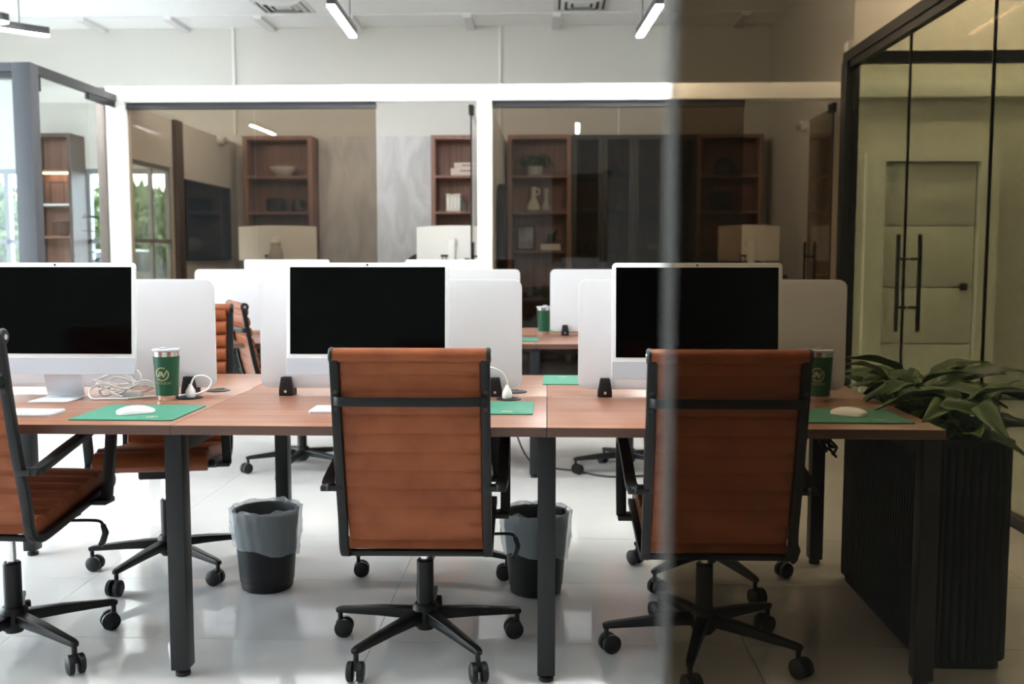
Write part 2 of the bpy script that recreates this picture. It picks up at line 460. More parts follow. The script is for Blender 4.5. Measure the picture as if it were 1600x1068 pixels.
# white door in the corridor wall
d = thing('door_1', '', ''); del d['label']; del d['category']; struct(d, 'white panelled door with a black lever handle')
B(2.80, 2.88, 8.68, 8.90, 0, 2.05).build('door_frame', 'trim_white', d); B(3.68, 3.76, 8.68, 8.90, 0, 2.05).build('door_frame', 'trim_white', d)
B(2.72, 3.84, 8.68, 8.75, 2.05, 2.14).build('door_frame', 'trim_white', d); B(3.76, 3.84, 8.68, 8.75, 0, 2.05).build('door_frame', 'trim_white', d); B(2.72, 2.80, 8.68, 8.75, 0, 2.05).build('door_frame', 'trim_white', d)
for z0, z1 in ((0.01, 0.48), (0.49, 0.97), (0.98, 1.50), (1.51, 2.04)):
    B(2.89, 3.67, 8.74, 8.78, z0, z1).build('door_panel', 'door_white', d, bevel=0.004)
B(2.88, 3.68, 8.78, 8.82, 0.0, 2.05).build('door_core', 'door_white', d)
h = B(3.56, 3.62, 8.725, 8.74, 0.95, 1.01).build('handle', 'black_metal', d)
B(3.47, 3.59, 8.69, 8.705, 0.975, 0.985).build('lever', 'black_metal', h); B(3.58, 3.60, 8.69, 8.73, 0.97, 0.99).build('spindle', 'black_metal', h)
struct(B(3.84, 5.0, 8.72, 8.75, 0, 0.07).build('baseboard_corridor', 'black_metal'))

# ------------------------------------------------------------------ glass partitions
def glass_front(name, label, x0, x1, joints):
    t = thing(name, label, 'glass wall')
    B(x0, x1, 8.85, 8.91, 2.545, 2.60).build('top_rail', 'rail_metal', t)
    B(x0, x1, 8.85, 8.91, 0.0, 0.06).build('bottom_rail', 'rail_metal', t)
    xs = [x0] + joints + [x1]
    for a, b2 in zip(xs[:-1], xs[1:]):
        B(a + 0.002, b2 - 0.002, 8.874, 8.886, 0.06, 2.545).build('pane', 'bronze_glass', t)
    return t
glass_front('glass_partition', 'bronze-tinted glass front before the office with the wall television', -3.74, -1.515, [-2.60])
glass_front('glass_partition', 'bronze-tinted glass front right of the white column, before the long bookcase', -0.487, 1.71, [0.62])

def pull_handle(t, x, y, z0, z1, gap, axis):
    for s in (-1, 1):
        if axis == 'X': cx, cy = x + s * gap, y
        else: cx, cy = x, y + s * gap
        h = MB().lathe([(0.013, z0), (0.013, z1)], 12, (cx, cy)).build('handle', 'black_metal', t, smooth=True)
        for zz in (z0 + (z1 - z0) * 0.25, z0 + (z1 - z0) * 0.75):
            e = (x + s * 0.006, y, zz) if axis == 'X' else (x, y + s * 0.006, zz)
            MB().tube([(cx, cy, zz), e], 0.009, 8).build('standoff', 'black_metal', h, smooth=True)
def open_door(label, x, ylen, hx=-1):
    t = thing('glass_door', label, 'glass door', (x, 8.92, 0))
    B(-0.006, 0.006, 0.03, ylen, 0.012, 2.54).build('pane', 'bronze_glass', t)
    B(-0.02, 0.02, 0.0, 0.14, 2.50, 2.58).build('patch_hinge', 'black_metal', t)
    B(-0.02, 0.02, 0.0, 0.14, 0.0, 0.07).build('patch_hinge', 'black_metal', t)
    B(-0.007, 0.007, 0.022, 0.03, 0.012, 2.54).build('edge_seal', 'black_metal', t)
    pull_handle(t, 0, ylen - 0.10, 0.83, 1.38, 0.05, 'X')
open_door('glass office door standing open edge-on beside the white column', -0.68, 0.84)
open_door('glass office door standing open below the security camera', 2.50, 0.80)

# left glass room
t = thing('glass_room_frame', 'grey metal frame with clear glass at the far left corner room', 'glass wall')
B(-3.94, -3.80, 7.32, 7.44, 0, 2.665).build('corner_post', 'grey_post', t, bevel=0.003)
B(-7.55, -3.94, 7.33, 7.43, 2.60, 2.665).build('top_rail', 'grey_post', t); B(-7.55, -3.94, 7.345, 7.415, 2.555, 2.60).build('top_rail', 'rail_metal', t)
B(-3.865, -3.805, 7.44, 8.80, 2.60, 2.665).build('top_rail', 'rail_metal', t)
B(-3.855, -3.815, 7.44, 7.50, 2.48, 2.60).build('patch_fitting', 'black_metal', t)
B(-3.855, -3.815, 8.30, 8.80, 2.55, 2.60).build('patch_fitting', 'black_metal', t)
B(-3.865, -3.805, 7.44, 8.80, 0, 0.06).build('bottom_rail', 'rail_metal', t); B(-7.55, -3.94, 7.345, 7.415, 0, 0.06).build('bottom_rail', 'rail_metal', t)
B(-3.841, -3.829, 7.50, 8.29, 0.06, 2.60).build('pane', 'clear_glass', t); B(-3.841, -3.829, 8.30, 8.79, 0.06, 2.55).build('pane', 'clear_glass', t)
B(-5.7, -3.95, 7.374, 7.386, 0.06, 2.555).build('pane', 'clear_glass', t); B(-7.5, -5.71, 7.374, 7.386, 0.06, 2.555).build('pane', 'clear_glass', t)
# right glass room
t = thing('glass_room_frame', 'black metal frame with clear glass doors at the right, behind the planter', 'glass wall')
B(2.12, 2.22, 7.30, 7.42, 0, 2.63).build('corner_post', 'black_metal', t, bevel=0.003)
B(2.13, 2.21, 1.8, 7.42, 2.63, 2.70).build('top_rail', 'black_metal', t); B(2.145, 2.195, 1.8, 7.30, 2.58, 2.63).build('top_rail', 'black_metal', t)
B(2.145, 2.195, 1.8, 7.30, 0, 0.05).build('bottom_rail', 'black_metal', t)
B(2.22, 4.99, 7.32, 7.40, 2.62, 2.70).build('top_rail', 'black_metal', t); B(2.22, 4.99, 7.33, 7.39, 0, 0.05).build('bottom_rail', 'black_metal', t)
ys = [7.295, 6.16, 5.02, 3.9, 2.8, 1.85]
for a, b2 in zip(ys[:-1], ys[1:]): B(2.164, 2.176, b2 + 0.003, a - 0.003, 0.05, 2.58).build('pane', 'green_glass', t)
for a in (6.16, 5.02): B(2.162, 2.178, a - 0.003, a + 0.003, 0.05, 2.58).build('seal', 'black_metal', t)
B(2.24, 3.6, 7.354, 7.366, 0.05, 2.62).build('pane', 'green_glass', t); B(3.61, 4.98, 7.354, 7.366, 0.05, 2.62).build('pane', 'green_glass', t)
pull_handle(t, 2.17, 6.08, 0.79, 1.375, 0.065, 'X')

# smoked glass door right beside the camera, standing ajar
ga = R(35)
t = thing('smoked_glass_door', 'large brown smoked glass sheet close to the viewer, covering the right third', 'glass door', (0.086, 0.70, 0), ga)
B(0.0005, 1.1, -0.005, 0.005, 0.012, 2.60).build('pane', 'smoked_glass', t)
B(-0.003, 0.0, -0.005, 0.005, 0.012, 2.60).build('edge', 'edge_glass', t)
B(1.02, 1.14, -0.02, 0.02, 0.0, 0.10).build('patch_hinge', 'black_metal', t); B(1.02, 1.14, -0.02, 0.02, 2.54, 2.64).build('patch_hinge', 'black_metal', t)

# wooden posts
tag(B(-4.13, -4.05, 9.10, 9.18, 0, 2.78).build('wooden_post', 'post_wood', bevel=0.003), 'brown wooden post beside the white column at left', 'post')
tag(B(-3.745, -3.70, 9.93, 10.12, 0, 2.6).build('wooden_pilaster', 'post_wood', bevel=0.003), 'brown wooden upright between inner window and television', 'post')

# ------------------------------------------------------------------ lamps
def pendant(label, p0, p1, wires, z=3.1, group='linear pendant lights', glow='light_diffuser'):
    a = Vector((p0[0], p0[1])); b2 = Vector((p1[0], p1[1])); L = (b2 - a).length; ang = math.atan2(b2.y - a.y, b2.x - a.x)
    t = thing('pendant_light', label, 'pendant light', (a.x, a.y, z), ang, group)
    B(0, L, -0.032, 0.032, 0.012, 0.075).build('housing', 'rail_metal', t, bevel=0.002)
    B(0.004, L - 0.004, -0.028, 0.028, 0.0, 0.012).build('diffuser', glow, t)
    for s in wires:
        MB().tube([(s * L, 0, 0.075), (s * L, 0, CZ - z)], 0.004, 6).build('wire', 'rail_metal', t)
pendant('black linear pendant lamp above the television office', (-1.62, 7.55), (-1.66, 8.62), (0.15, 0.85))
pendant('black linear pendant lamp over the right glass office front', (0.83, 7.63), (0.78, 8.70), (0.15, 0.85))
pendant('black linear pendant lamp at far left with its full end in view', (-5.2, 7.55), (-4.24, 8.50), (0.2, 0.83))
pendant('black linear pendant lamp, only its tip showing at the left edge', (-5.3, 8.3), (-4.32, 7.98), (0.2,))
for x, w in ((-4.2, 'left of the desks'), (-1.7, 'over the left of the desks'), (0.45, 'over the right of the desks')):
    pendant('dimmed linear pendant lamp out of view above, %s' % w, (x, 2.4), (x - 0.03, 3.47), (0.15, 0.85), 3.1, 'linear pendant lights', 'diffuser_dimmed')
for x, y, w in ((-2.9, 9.9, 'television office'), (-1.4, 9.9, 'stone slab'), (3.3, 8.1, 'white door'), (3.4, 5.6, 'right glass room'), (4.0, 8.0, 'far end of the white door wall'), (1.72, 4.3, 'leafy planter')):  # added fill lights that brighten these areas; no such fixture is seen
    t = thing('fill_light', 'added round ceiling fill light above the %s, out of view' % w, 'fill light', (x, y, CZ), 0, 'added fill lights')
    MB().lathe([(0.115, 0.0), (0.115, -0.012), (0.09, -0.012)], 24, capt=False).build('trim_ring', 'trim_white', t, smooth=True)
    MB().lathe([(0.09, -0.008), (0.09, -0.011)], 24).build('diffuser', 'fill_glow_soft' if y > 9 else 'fill_glow', t)
def diffuser(label, x, y):
    t = thing('ceiling_vent', label, 'air vent', (x, y, CZ), 0, 'ceiling vents')
    for r0, r1, z0, z1 in ((0.30, 0.255, 0, -0.012), (0.225, 0.185, -0.004, -0.022), (0.155, 0.115, -0.004, -0.022)):
        m = MB()
        for q in range(4):
            M = Matrix.Rotation(q * PI/2, 4, 'Z')
            vs = [M @ Vector(p) for p in ((-r0, -r0, z0), (r0, -r0, z0), (r1, -r1, z1), (-r1, -r1, z1), (-r0, -r0, z0-0.004), (r0, -r0, z0-0.004), (r1, -r1, z1-0.004), (-r1, -r1, z1-0.004))]
            m.add(vs, [(0,1,2,3),(4,7,6,5),(0,4,5,1),(2,6,7,3),(1,5,6,2),(0,3,7,4)])
        m.build('louvre', 'ceiling_grid', t)
    B(-0.09, 0.09, -0.09, 0.09, -0.016, -0.010).build('centre_plate', 'ceiling_grid', t)
    B(-0.25, 0.25, -0.25, 0.25, -0.003, 0.0).build('duct_shade_sheet', 'black_plastic', t)  # flat black sheet standing for the shade inside the duct
diffuser('square ceiling vent left of the left pendant lamp', -2.88, 11.0)
diffuser('square ceiling vent left of the right pendant lamp', 0.36, 11.0)

# ------------------------------------------------------------------ desks
def bench(label, xs, y0, y1, H=0.76):
    t = thing('bench_desk', label, 'desk')
    ym = (y0 + y1) / 2
    for a, b2 in zip(xs[:-1], xs[1:]):
        for q0, q1 in ((y0, ym - 0.001), (ym + 0.001, y1)):
            dt = B(a + 0.001, b2 - 0.001, q0, q1, H - 0.028, H).build('desk_top', 'desk_wood', t, bevel=0.0015)
            e = (q0 - 0.0012, q0) if q0 == y0 else (q1, q1 + 0.0012)
            B(a + 0.001, b2 - 0.001, e[0], e[1], H - 0.027, H - 0.0015).build('edge_band', 'desk_edge', dt)
    for i, x in enumerate(xs):
        cx = x + (0.03 if i == 0 else (-0.03 if i == len(xs) - 1 else 0))
        for yy in (y0 + 0.045, y1 - 0.045):
            g = B(cx - 0.026, cx + 0.026, yy - 0.03, yy + 0.03, 0.022, H - 0.028).build('leg', 'desk_metal', t, bevel=0.003)
            MB().lathe([(0.022, 0.0), (0.022, 0.012), (0.010, 0.014), (0.010, 0.024)], 14, (cx, yy)).build('foot', 'black_rubber', g, smooth=True)
        B(cx - 0.026, cx + 0.026, y0 + 0.075, y1 - 0.075, H - 0.085, H - 0.030).build('cross_beam', 'desk_metal', t, bevel=0.002)
    for yy in (ym - 0.14, ym + 0.14):
        B(xs[0] + 0.06, xs[-1] - 0.06, yy - 0.02, yy + 0.02, H - 0.07, H - 0.030).build('long_beam', 'desk_metal', t)
    B(xs[0] + 0.1, xs[-1] - 0.1, ym - 0.09, ym + 0.09, H - 0.11, H - 0.105).build('cable_tray', 'black_metal', t)
    return t
bench('long walnut bench desk on dark metal legs in the foreground', [-2.18, -1.085, 0.0, 1.12], 2.80, 4.05)
bench('second walnut bench desk in the row behind', [-2.28, -1.17, -0.07, 1.03], 5.50, 6.75)

# desk screens
def screen_panel(label, cx, y, z=0.76):
    t = thing('desk_screen', label, 'desk divider', (cx, y, z), 0, 'white desk dividers')
    o = MB().prism(rrect(0.915, 0.38, 0.03), -0.006, 0.006)
    o.xf(Matrix.Translation((0, 0, 0.215)) @ Matrix.Rotation(PI/2, 4, 'X'))
    o.build('panel', 'acrylic', t, bevel=0.0015)
    for s in (-1, 1):
        x = s * 0.365
        m = MB()
        prof = [(-0.024, 0), (0.024, 0), (0.024, 0.02), (0.016, 0.066), (-0.016, 0.066), (-0.024, 0.02)]
        for q in ((-0.032, -0.0062), (0.0062, 0.032)):
            n_ = len(prof)
            m.add([(x + a, q[0], b2) for a, b2 in prof] + [(x + a, q[1], b2) for a, b2 in prof],
                  [tuple(range(n_)), tuple(range(n_, 2*n_))[::-1]] + [(i, n_+i, n_+(i+1) % n_, (i+1) % n_) for i in range(n_)])
        m.box(x - 0.024, x + 0.024, -0.0062, 0.0062, 0, 0.0235)
        cl = m.build('clamp', 'black_plastic', t, bevel=0.002)
        MB().lathe([(0.005, 0.0), (0.005, 0.003)], 10).xf(Matrix.Translation((x, -0.032, 0.016)) @ Matrix.Rotation(PI/2, 4, 'X')).build('screw', 'steel', cl)
screen_panel('white divider behind the left computer, end showing beside the green tumbler', -1.62, 3.44)
screen_panel('white divider behind the computer in the middle of the front desk', -0.545, 3.44)
screen_panel('white divider behind the right computer, ending beside the leafy planter', 0.565, 3.44)
screen_panel('white divider on the second desk behind the tan chair at left', -1.73, 6.12)
screen_panel('white divider on the second desk, peeking over the middle computer', -0.625, 6.12)
screen_panel('white divider on the second desk beside the far green tumbler', 0.475, 6.12)

# computers
def imac(label, loc, rz, chin='chin_silver'):
    t = thing('desktop_computer', label, 'computer', loc, rz, 'all-in-one computers')
    W, Hh, zb = 0.547, 0.376, 0.088
    tilt = Matrix.Translation((0, 0.01, zb)) @ Matrix.Rotation(R(-4), 4, 'X')
    def flat(m): return m.xf(tilt @ Matrix.Translation((0, 0, Hh/2)) @ Matrix.Rotation(PI/2, 4, 'X'))
    bd = flat(MB().prism(rrect(W, Hh, 0.014), -0.0055, 0.006)).build('body', 'bezel_white', t, bevel=0.0015)
    # screen and chin, proud by a hair
    def rect(x0, x1, z0, z1, y0, y1): return B(x0, x1, y0, y1, z0, z1).xf(tilt)
    rect(-0.2605, 0.2605, 0.070, 0.361, -0.0071, -0.0058).build('screen', 'screen_black', t)
    rect(-W/2 + 0.0015, W/2 - 0.0015, 0.0015, 0.056, -0.0068, -0.0058).build('chin', chin, t)
    MB().lathe([(0.0032, 0), (0.0032, 0.0014)], 10).xf(tilt @ Matrix.Translation((0, -0.0059, 0.3685)) @ Matrix.Rotation(PI/2, 4, 'X')).build('webcam', 'screen_black', t)
    s = MB()
    s.bar([(0, -0.060, 0.003), (0, 0.06, 0.003), (0, 0.074, 0.008), (0, 0.070, 0.03), (0, 0.030, 0.15), (0, 0.022, 0.19)], (1, 0, 0), 0.130, 0.0055)
    s.build('stand', 'silver', t, bevel=0.001)
    MB().lathe([(0.015, 0), (0.015, 0.004)], 20).xf(tilt @ Matrix.Translation((0, 0.012, 0.2)) @ Matrix.Rotation(PI/2, 4, 'X')).build('power_port', 'steel', t)
    return t
imac('black-screened computer at the left end beside the green tumbler', (-1.655, 3.27, 0.76), R(0))
imac('black-screened computer in the middle of the front desk', (-0.602, 3.29, 0.76), R(0))
imac('black-screened computer behind the right tan chair, half behind smoked glass', (0.483, 3.21, 0.76), R(0))
imac('computer on the second desk seen from the back, left of the middle computer', (-1.665, 6.36, 0.76), R(180))
imac('computer on the second desk seen from the back, right behind the middle computer', (-0.63, 6.36, 0.76), R(180))

# ------------------------------------------------------------------ chairs
def sling(prof, w, pitch, f0, f1, b0, b1, ncol=6):
    """ribbed upholstery strip along a (y,z) profile; f = front offset, b = rear offset"""
    P = spline([(0, y, z) for y, z in prof], 14)
    L = [0]
    for a, b2 in zip(P[:-1], P[1:]): L.append(L[-1] + (b2 - a).length)
    tot = L[-1]; n = int(tot / pitch + 0.5); N = n * 9
    rows = []
    k = 0
    for i in range(N + 1):
        s = tot * i / N
        while k < len(L) - 2 and L[k+1] < s: k += 1
        u = (s - L[k]) / max(1e-9, L[k+1] - L[k]); p = P[k].lerp(P[k+1], u)
        t = (P[k+1] - P[k]).normalized(); nrm = Vector((0, -t.z, t.y))
        bul = abs(math.sin(PI * n * s / tot)) ** 0.45
        rows.append((p, nrm, bul))
    vs = []; fs = []
    xs = [-w/2, -w/2 + 0.004] + [w * (c_ / ncol - 0.5) * 0.96 for c_ in range(1, ncol)] + [w/2 - 0.004, w/2]
    m = len(xs)
    for side in (0, 1):
        for p, nrm, bul in rows:
            off = (f0 + f1 * bul) if side == 0 else -(b0 + b1 * bul)
            for j, x in enumerate(xs):
                o2 = off * (0.6 if j in (0, m - 1) else 1)
                vs.append((x, p.y + nrm.y * o2, p.z + nrm.z * o2))
    q = len(rows) * m
    for i in range(len(rows) - 1):
        for j in range(m - 1):
            a = i*m + j
            fs.append((a, a+1, a+1+m, a+m)); fs.append((q+a, q+a+m, q+a+1+m, q+a+1))
        for j in (0, m - 1):
            a = i*m + j; fs.append((a, a+m, q+a+m, q+a))
    for i in (0, len(rows) - 1):
        for j in range(m - 1):
            a = i*m + j; fs.append((a, a+1, q+a+1, q+a))
    return MB().add(vs, fs)
def make_chair():
    t = thing('office_chair', 'x', 'chair')
    back = [(-0.352, 0.975), (-0.345, 0.93), (-0.322, 0.80), (-0.292, 0.66), (-0.262, 0.545), (-0.243, 0.47), (-0.220, 0.418)]
    seat = [(-0.205, 0.402), (-0.165, 0.396), (-0.05, 0.412), (0.10, 0.436), (0.215, 0.450), (0.262, 0.440), (0.280, 0.412)]
    sling(back, 0.392, 0.060, 0.006, 0.014, 0.006, 0.0036).build('backrest', 'leather', t, smooth=True)
    sling(seat, 0.405, 0.060, 0.022, 0.013, 0.018, 0.0).build('seat', 'leather', t, smooth=True)
    # rolled top
    pts = [(x, -0.353, 0.972) for x in (-0.212, -0.1, 0.0, 0.1, 0.212)]
    MB().tube(pts, 0.021, 14).build('top_roll', 'leather', t, smooth=True)
    for s in (-1, 1):
        cp = MB().tube([(s*0.212, -0.353, 0.972), (s*0.220, -0.353, 0.972), (s*0.224, -0.353, 0.972)], [0.023, 0.023, 0.019], 14).build('end_cap', 'black_plastic', t, smooth=True)
        MB().tube([(s*0.223, -0.353, 0.972), (s*0.226, -0.353, 0.972)], 0.008, 10).build('screw', 'steel', cp)
        # side frame rail: down the back, round the bottom, forward under the seat
        fr = spline([(s*0.209, y, z) for y, z in ((-0.358, 0.965), (-0.330, 0.80), (-0.298, 0.64), (-0.268, 0.52), (-0.256, 0.46), (-0.252, 0.42), (-0.238, 0.388), (-0.205, 0.372), (-0.15, 0.374), (0.0, 0.396), (0.14, 0.416), (0.235, 0.424))], 6)
        MB().bar(fr, (1, 0, 0), 0.026, 0.024).build('side_frame', 'black_metal', t, bevel=0.003)
        # arm loop
        ax = s * 0.252
        arm = spline([(ax - s*0.02, -0.292, 0.588), (ax, -0.26, 0.590), (ax, -0.10, 0.622), (ax, 0.08, 0.655), (ax, 0.135, 0.660), (ax, 0.168, 0.640), (ax, 0.172, 0.60), (ax, 0.145, 0.48), (ax, 0.128, 0.405)], 6)
        am = MB().bar(arm, (1, 0, 0), 0.032, 0.020).build('armrest', 'black_plastic', t, bevel=0.003)
        B(min(ax - s*0.055, ax + s*0.012), max(ax - s*0.055, ax + s*0.012), 0.095, 0.16, 0.394, 0.410).build('bracket', 'black_plastic', am, bevel=0.002)
        B(min(ax - s*0.048, ax + s*0.014), max(ax - s*0.048, ax + s*0.014), -0.300, -0.265, 0.577, 0.592).build('bracket', 'black_plastic', am, bevel=0.002)
    bar_ = spline([(-0.214, -0.334, 0.845), (-0.205, -0.362, 0.845), (-0.17, -0.372, 0.845), (0, -0.376, 0.845), (0.17, -0.372, 0.845), (0.205, -0.362, 0.845), (0.214, -0.334, 0.845)], 5)
    MB().bar(bar_, (0, 0, 1), 0.026, 0.007).build('back_bar', 'black_metal', t, bevel=0.0015)
    sc = MB()
    for s in (-1, 1):
        for z_ in (0.82, 0.87): sc.tube([(s*0.209, -0.340 - (z_ - 0.845) * 0.18, z_), (s*0.209, -0.353 - (z_ - 0.845) * 0.18, z_)], 0.0055, 10)
    sc.build('screws', 'rail_metal', t)
    B(-0.21, 0.21, -0.212, -0.188, 0.362, 0.378).build('rear_bar', 'black_metal', t, bevel=0.002)
    mech = B(-0.08, 0.08, -0.10, 0.13, 0.345, 0.385).build('mechanism', 'black_metal', t, bevel=0.008)
    B(-0.20, 0.20, 0.02, 0.06, 0.372, 0.388).build('support_arm', 'black_metal', mech); B(-0.20, 0.20, -0.07, -0.03, 0.362, 0.378).build('support_arm', 'black_metal', mech)
    lv = MB().tube(spline([(0.08, 0.02, 0.36), (0.20, 0.03, 0.362), (0.27, 0.03, 0.362), (0.285, 0.03, 0.35)], 5), 0.005, 8).build('lever', 'black_metal', t, smooth=True)
    MB().bar([(0.285, 0.03, 0.352), (0.295, 0.028, 0.325), (0.285, 0.025, 0.295), (0.275, 0.025, 0.283)], (0, 1, 0), [0.010, 0.022, 0.022, 0.008], 0.016).build('paddle', 'black_plastic', lv, bevel=0.004)
    MB().lathe([(0.014, 0.18), (0.014, 0.35)], 16).build('gas_lift', 'chrome', t, smooth=True)
    MB().lathe([(0.027, 0.065), (0.027, 0.285), (0.023, 0.29)], 20).build('column', 'black_metal', t, smooth=True)
    MB().lathe([(0.036, 0.075), (0.042, 0.09), (0.042, 0.135), (0.032, 0.148)], 20).build('hub', 'black_metal', t, smooth=True)
    for k in range(5):
        a = 2 * PI * k / 5 + R(-54)
        dx, dy = math.cos(a), math.sin(a)
        lg = MB().bar([(dx * r, dy * r, z_) for r, z_ in ((0.03, 0.112), (0.16, 0.104), (0.300, 0.090), (0.318, 0.086))], (-dy, dx, 0), [0.040, 0.032, 0.024, 0.020], [0.036, 0.030, 0.020, 0.016]).build('base_leg', 'black_metal', t, bevel=0.004)
        cst = MB()
        cx, cy = dx * 0.306, dy * 0.306
        cst.lathe([(0.008, 0.052), (0.008, 0.086)], 10, (cx, cy))
        rnd = (a * 3.7 + 0.6)
        wd = Vector((math.cos(rnd), math.sin(rnd), 0)); fw = Vector((-wd.y, wd.x, 0))
        for s in (-1, 1):
            c0 = Vector((cx, cy, 0.030)) + fw * 0.012
            cst.tube([c0 + wd * s * 0.006, c0 + wd * s * 0.009, c0 + wd * s * 0.022, c0 + wd * s * 0.026], [0.026, 0.030, 0.030, 0.024], 18)
        cst.bar([Vector((cx, cy, 0.055)), Vector((cx, cy, 0.03)) + fw * 0.012], wd, 0.012, 0.022)
        cst.build('caster', 'black_plastic', lg, smooth=True)
    return t
chair0 = make_chair()
chairs = [
    # x, y, facing (deg about z; 0 faces away from the camera), base twist, raise, label
    (-0.385, 3.075, 1, 0, 'tan leather ribbed chair in the foreground centre, seen from behind'),
    (0.495, 3.065, 0, 20, 'tan leather ribbed chair in the foreground at right, half behind smoked glass'),
    (-1.68, 3.00, -2, 26, 'tan leather ribbed chair cut off by the left edge, turned sideways'),
    (-1.50, 3.82, 190, -26, 'tan leather ribbed chair across the desk, seat showing under the left end'),
    (-0.44, 3.86, 180, -2, 'tan leather ribbed chair across the desk, hidden behind the middle foreground chair'),
    (0.63, 3.80, 182, 21, 'tan leather ribbed chair across the desk, hidden behind the right foreground chair'),
    (-1.42, 5.66, -62, 20, 'tan leather ribbed chair at the second desk, turned sideways beside the left divider'),
    (-0.62, 5.70, 4, 8, 'tan leather ribbed chair at the second desk, only its casters show under the middle'),
    (0.47, 5.66, 0, 24, 'tan leather ribbed chair at the second desk, star base showing right of centre'),
]
tmpl = chair0
for i, (x, y, rz, tw, lab) in enumerate(chairs):
    c_ = tmpl if i == 0 else copy_tree(tmpl)
    c_.location = (x, y, 0); c_.rotation_euler = (0, 0, R(rz))
    c_['label'] = lab; c_['group'] = 'ribbed leather office chairs'
    if tw:
        for ch in c_.children:
            if ch.name.startswith('base_leg'): ch.rotation_euler = (0, 0, R(tw))
    if i in (2, 3):
        for ch in c_.children:
            if not ch.name.startswith(('base_leg', 'hub', 'column')): ch.location.z = 0.05 if i == 3 else 0.055

# ------------------------------------------------------------------ things on the desks
def keyboard(label, cx, cy):
    t = thing('keyboard', label, 'keyboard', (cx, cy, 0.76))
    MB().prism(rrect(0.279, 0.115, 0.010), 0.0, 0.007).build('case', 'silver', t, bevel=0.001)
    k0 = None
    for r_ in range(5):
        for c_ in range(14):
            x = -0.1275 + 0.0196 * c_; y = -0.043 + 0.0215 * r_
            if k0 is None:
                o = MB().prism(rrect(0.0172, 0.0185, 0.002, 2), 0.007, 0.0095).build('key', 'key_white', t); k0 = o.data
            else:
                o = bpy.data.objects.new('key', k0); COL.objects.link(o); o.parent = t
            o.location = (x, y, 0)
keyboard('white keyboard in front of the left computer', -1.645, 2.985)
keyboard('white keyboard in front of the middle computer, mostly behind the chair', -0.60, 3.085)

def text_mesh(txt, size):
    cu = bpy.data.curves.new('lettering', 'FONT'); cu.body = txt; cu.size = size; cu.align_x = 'CENTER'; cu.extrude = 0.0002
    ob = bpy.data.objects.new('lettering_source', cu); COL.objects.link(ob)
    dg = bpy.context.evaluated_depsgraph_get()
    me = bpy.data.meshes.new_from_object(ob.evaluated_get(dg))
    vs = [tuple(v_.co) for v_ in me.vertices]; fs = [tuple(p.vertices) for p in me.polygons]
    bpy.data.objects.remove(ob); bpy.data.curves.remove(cu); bpy.data.meshes.remove(me)
    return vs, fs
def emblem2d():
    """flat emblem (x,y): broken ring with a zigzag peak mark and the word under it; unit ring radius 1"""
    m = MB()
    def strip(pts, w):
        pts = [Vector((p[0], p[1], 0)) for p in pts]; vs = []; fs = []
        for k, p in enumerate(pts):
            t_ = (pts[min(k+1, len(pts)-1)] - pts[max(k-1, 0)]).normalized(); nn = Vector((-t_.y, t_.x, 0))
            vs += [p + nn * w/2, p - nn * w/2]
        for k in range(len(pts) - 1): fs.append((2*k, 2*k+1, 2*k+3, 2*k+2))
        m.add(vs, fs)
    strip([(math.cos(R(a)), math.sin(R(a))) for a in range(62, 199, 8)], 0.16)
    strip([(math.cos(R(a)), math.sin(R(a))) for a in range(226, 394, 8)], 0.16)
    strip([(-0.80, -0.46), (-0.25, 0.42)], 0.17); strip([(-0.25, 0.42), (0.0, -0.02)], 0.17); strip([(-0.12, 0.05), (0.28, -0.45)], 0.17)
    strip([(0.25, -0.42), (0.80, 0.62)], 0.17); strip([(-0.05, 0.40), (0.22, -0.10)], 0.13); strip([(-0.42, -0.40), (-0.2, 0.0)], 0.13)
    vs, fs = text_mesh('AVENEW', 0.58)
    m.add([(x * 1.15, y - 1.62, 0) for x, y, z in vs], fs)
    return m
EMB = emblem2d()
def tumbler(label, x, y, rz, z=0.76):
    t = thing('tumbler', label, 'tumbler', (x, y, z), rz, 'green steel tumblers')
    rad = lambda h: 0.0345 + (0.0435 - 0.0345) * h / 0.168
    MB().lathe([(0.0325, 0.0), (0.0345, 0.003), (rad(0.018), 0.018)], 32).build('steel_base', 'steel', t, smooth=True)
    MB().lathe([(rad(0.018) + 0.0006, 0.018), (rad(0.15) + 0.0006, 0.150)], 32).build('body', 'tumbler_green', t, smooth=True)
    MB().lathe([(rad(0.15), 0.150), (rad(0.166), 0.166)], 32).build('steel_rim', 'steel', t, smooth=True)
    ld = MB().lathe([(0.043, 0.1665), (0.0465, 0.1675), (0.0465, 0.173), (0.040, 0.175)], 32).build('lid', 'lid_clear', t, smooth=True)
    B(-0.010, 0.010, -0.030, -0.006, 0.175, 0.181).build('slider', 'lid_clear', ld, bevel=0.002)
    vs = []
    for ex, ey, ez in EMB.v:
        h = 0.092 + ey * 0.0215; r_ = rad(h) + 0.0011; a = -PI/2 + ex * 0.0215 / r_
        vs.append((r_ * math.cos(a), r_ * math.sin(a), h))
    MB().add(vs, EMB.f).build('emblem', 'emblem_tan', t)
tumbler('green tumbler with tan ring emblem beside the left computer', -1.285, 3.30, R(-2))
tumbler('green tumbler with tan ring emblem beside the right chair, behind smoked glass', 0.915, 3.36, R(-23))
tumbler('small far green tumbler standing on the second desk', -0.022, 6.20, R(150))

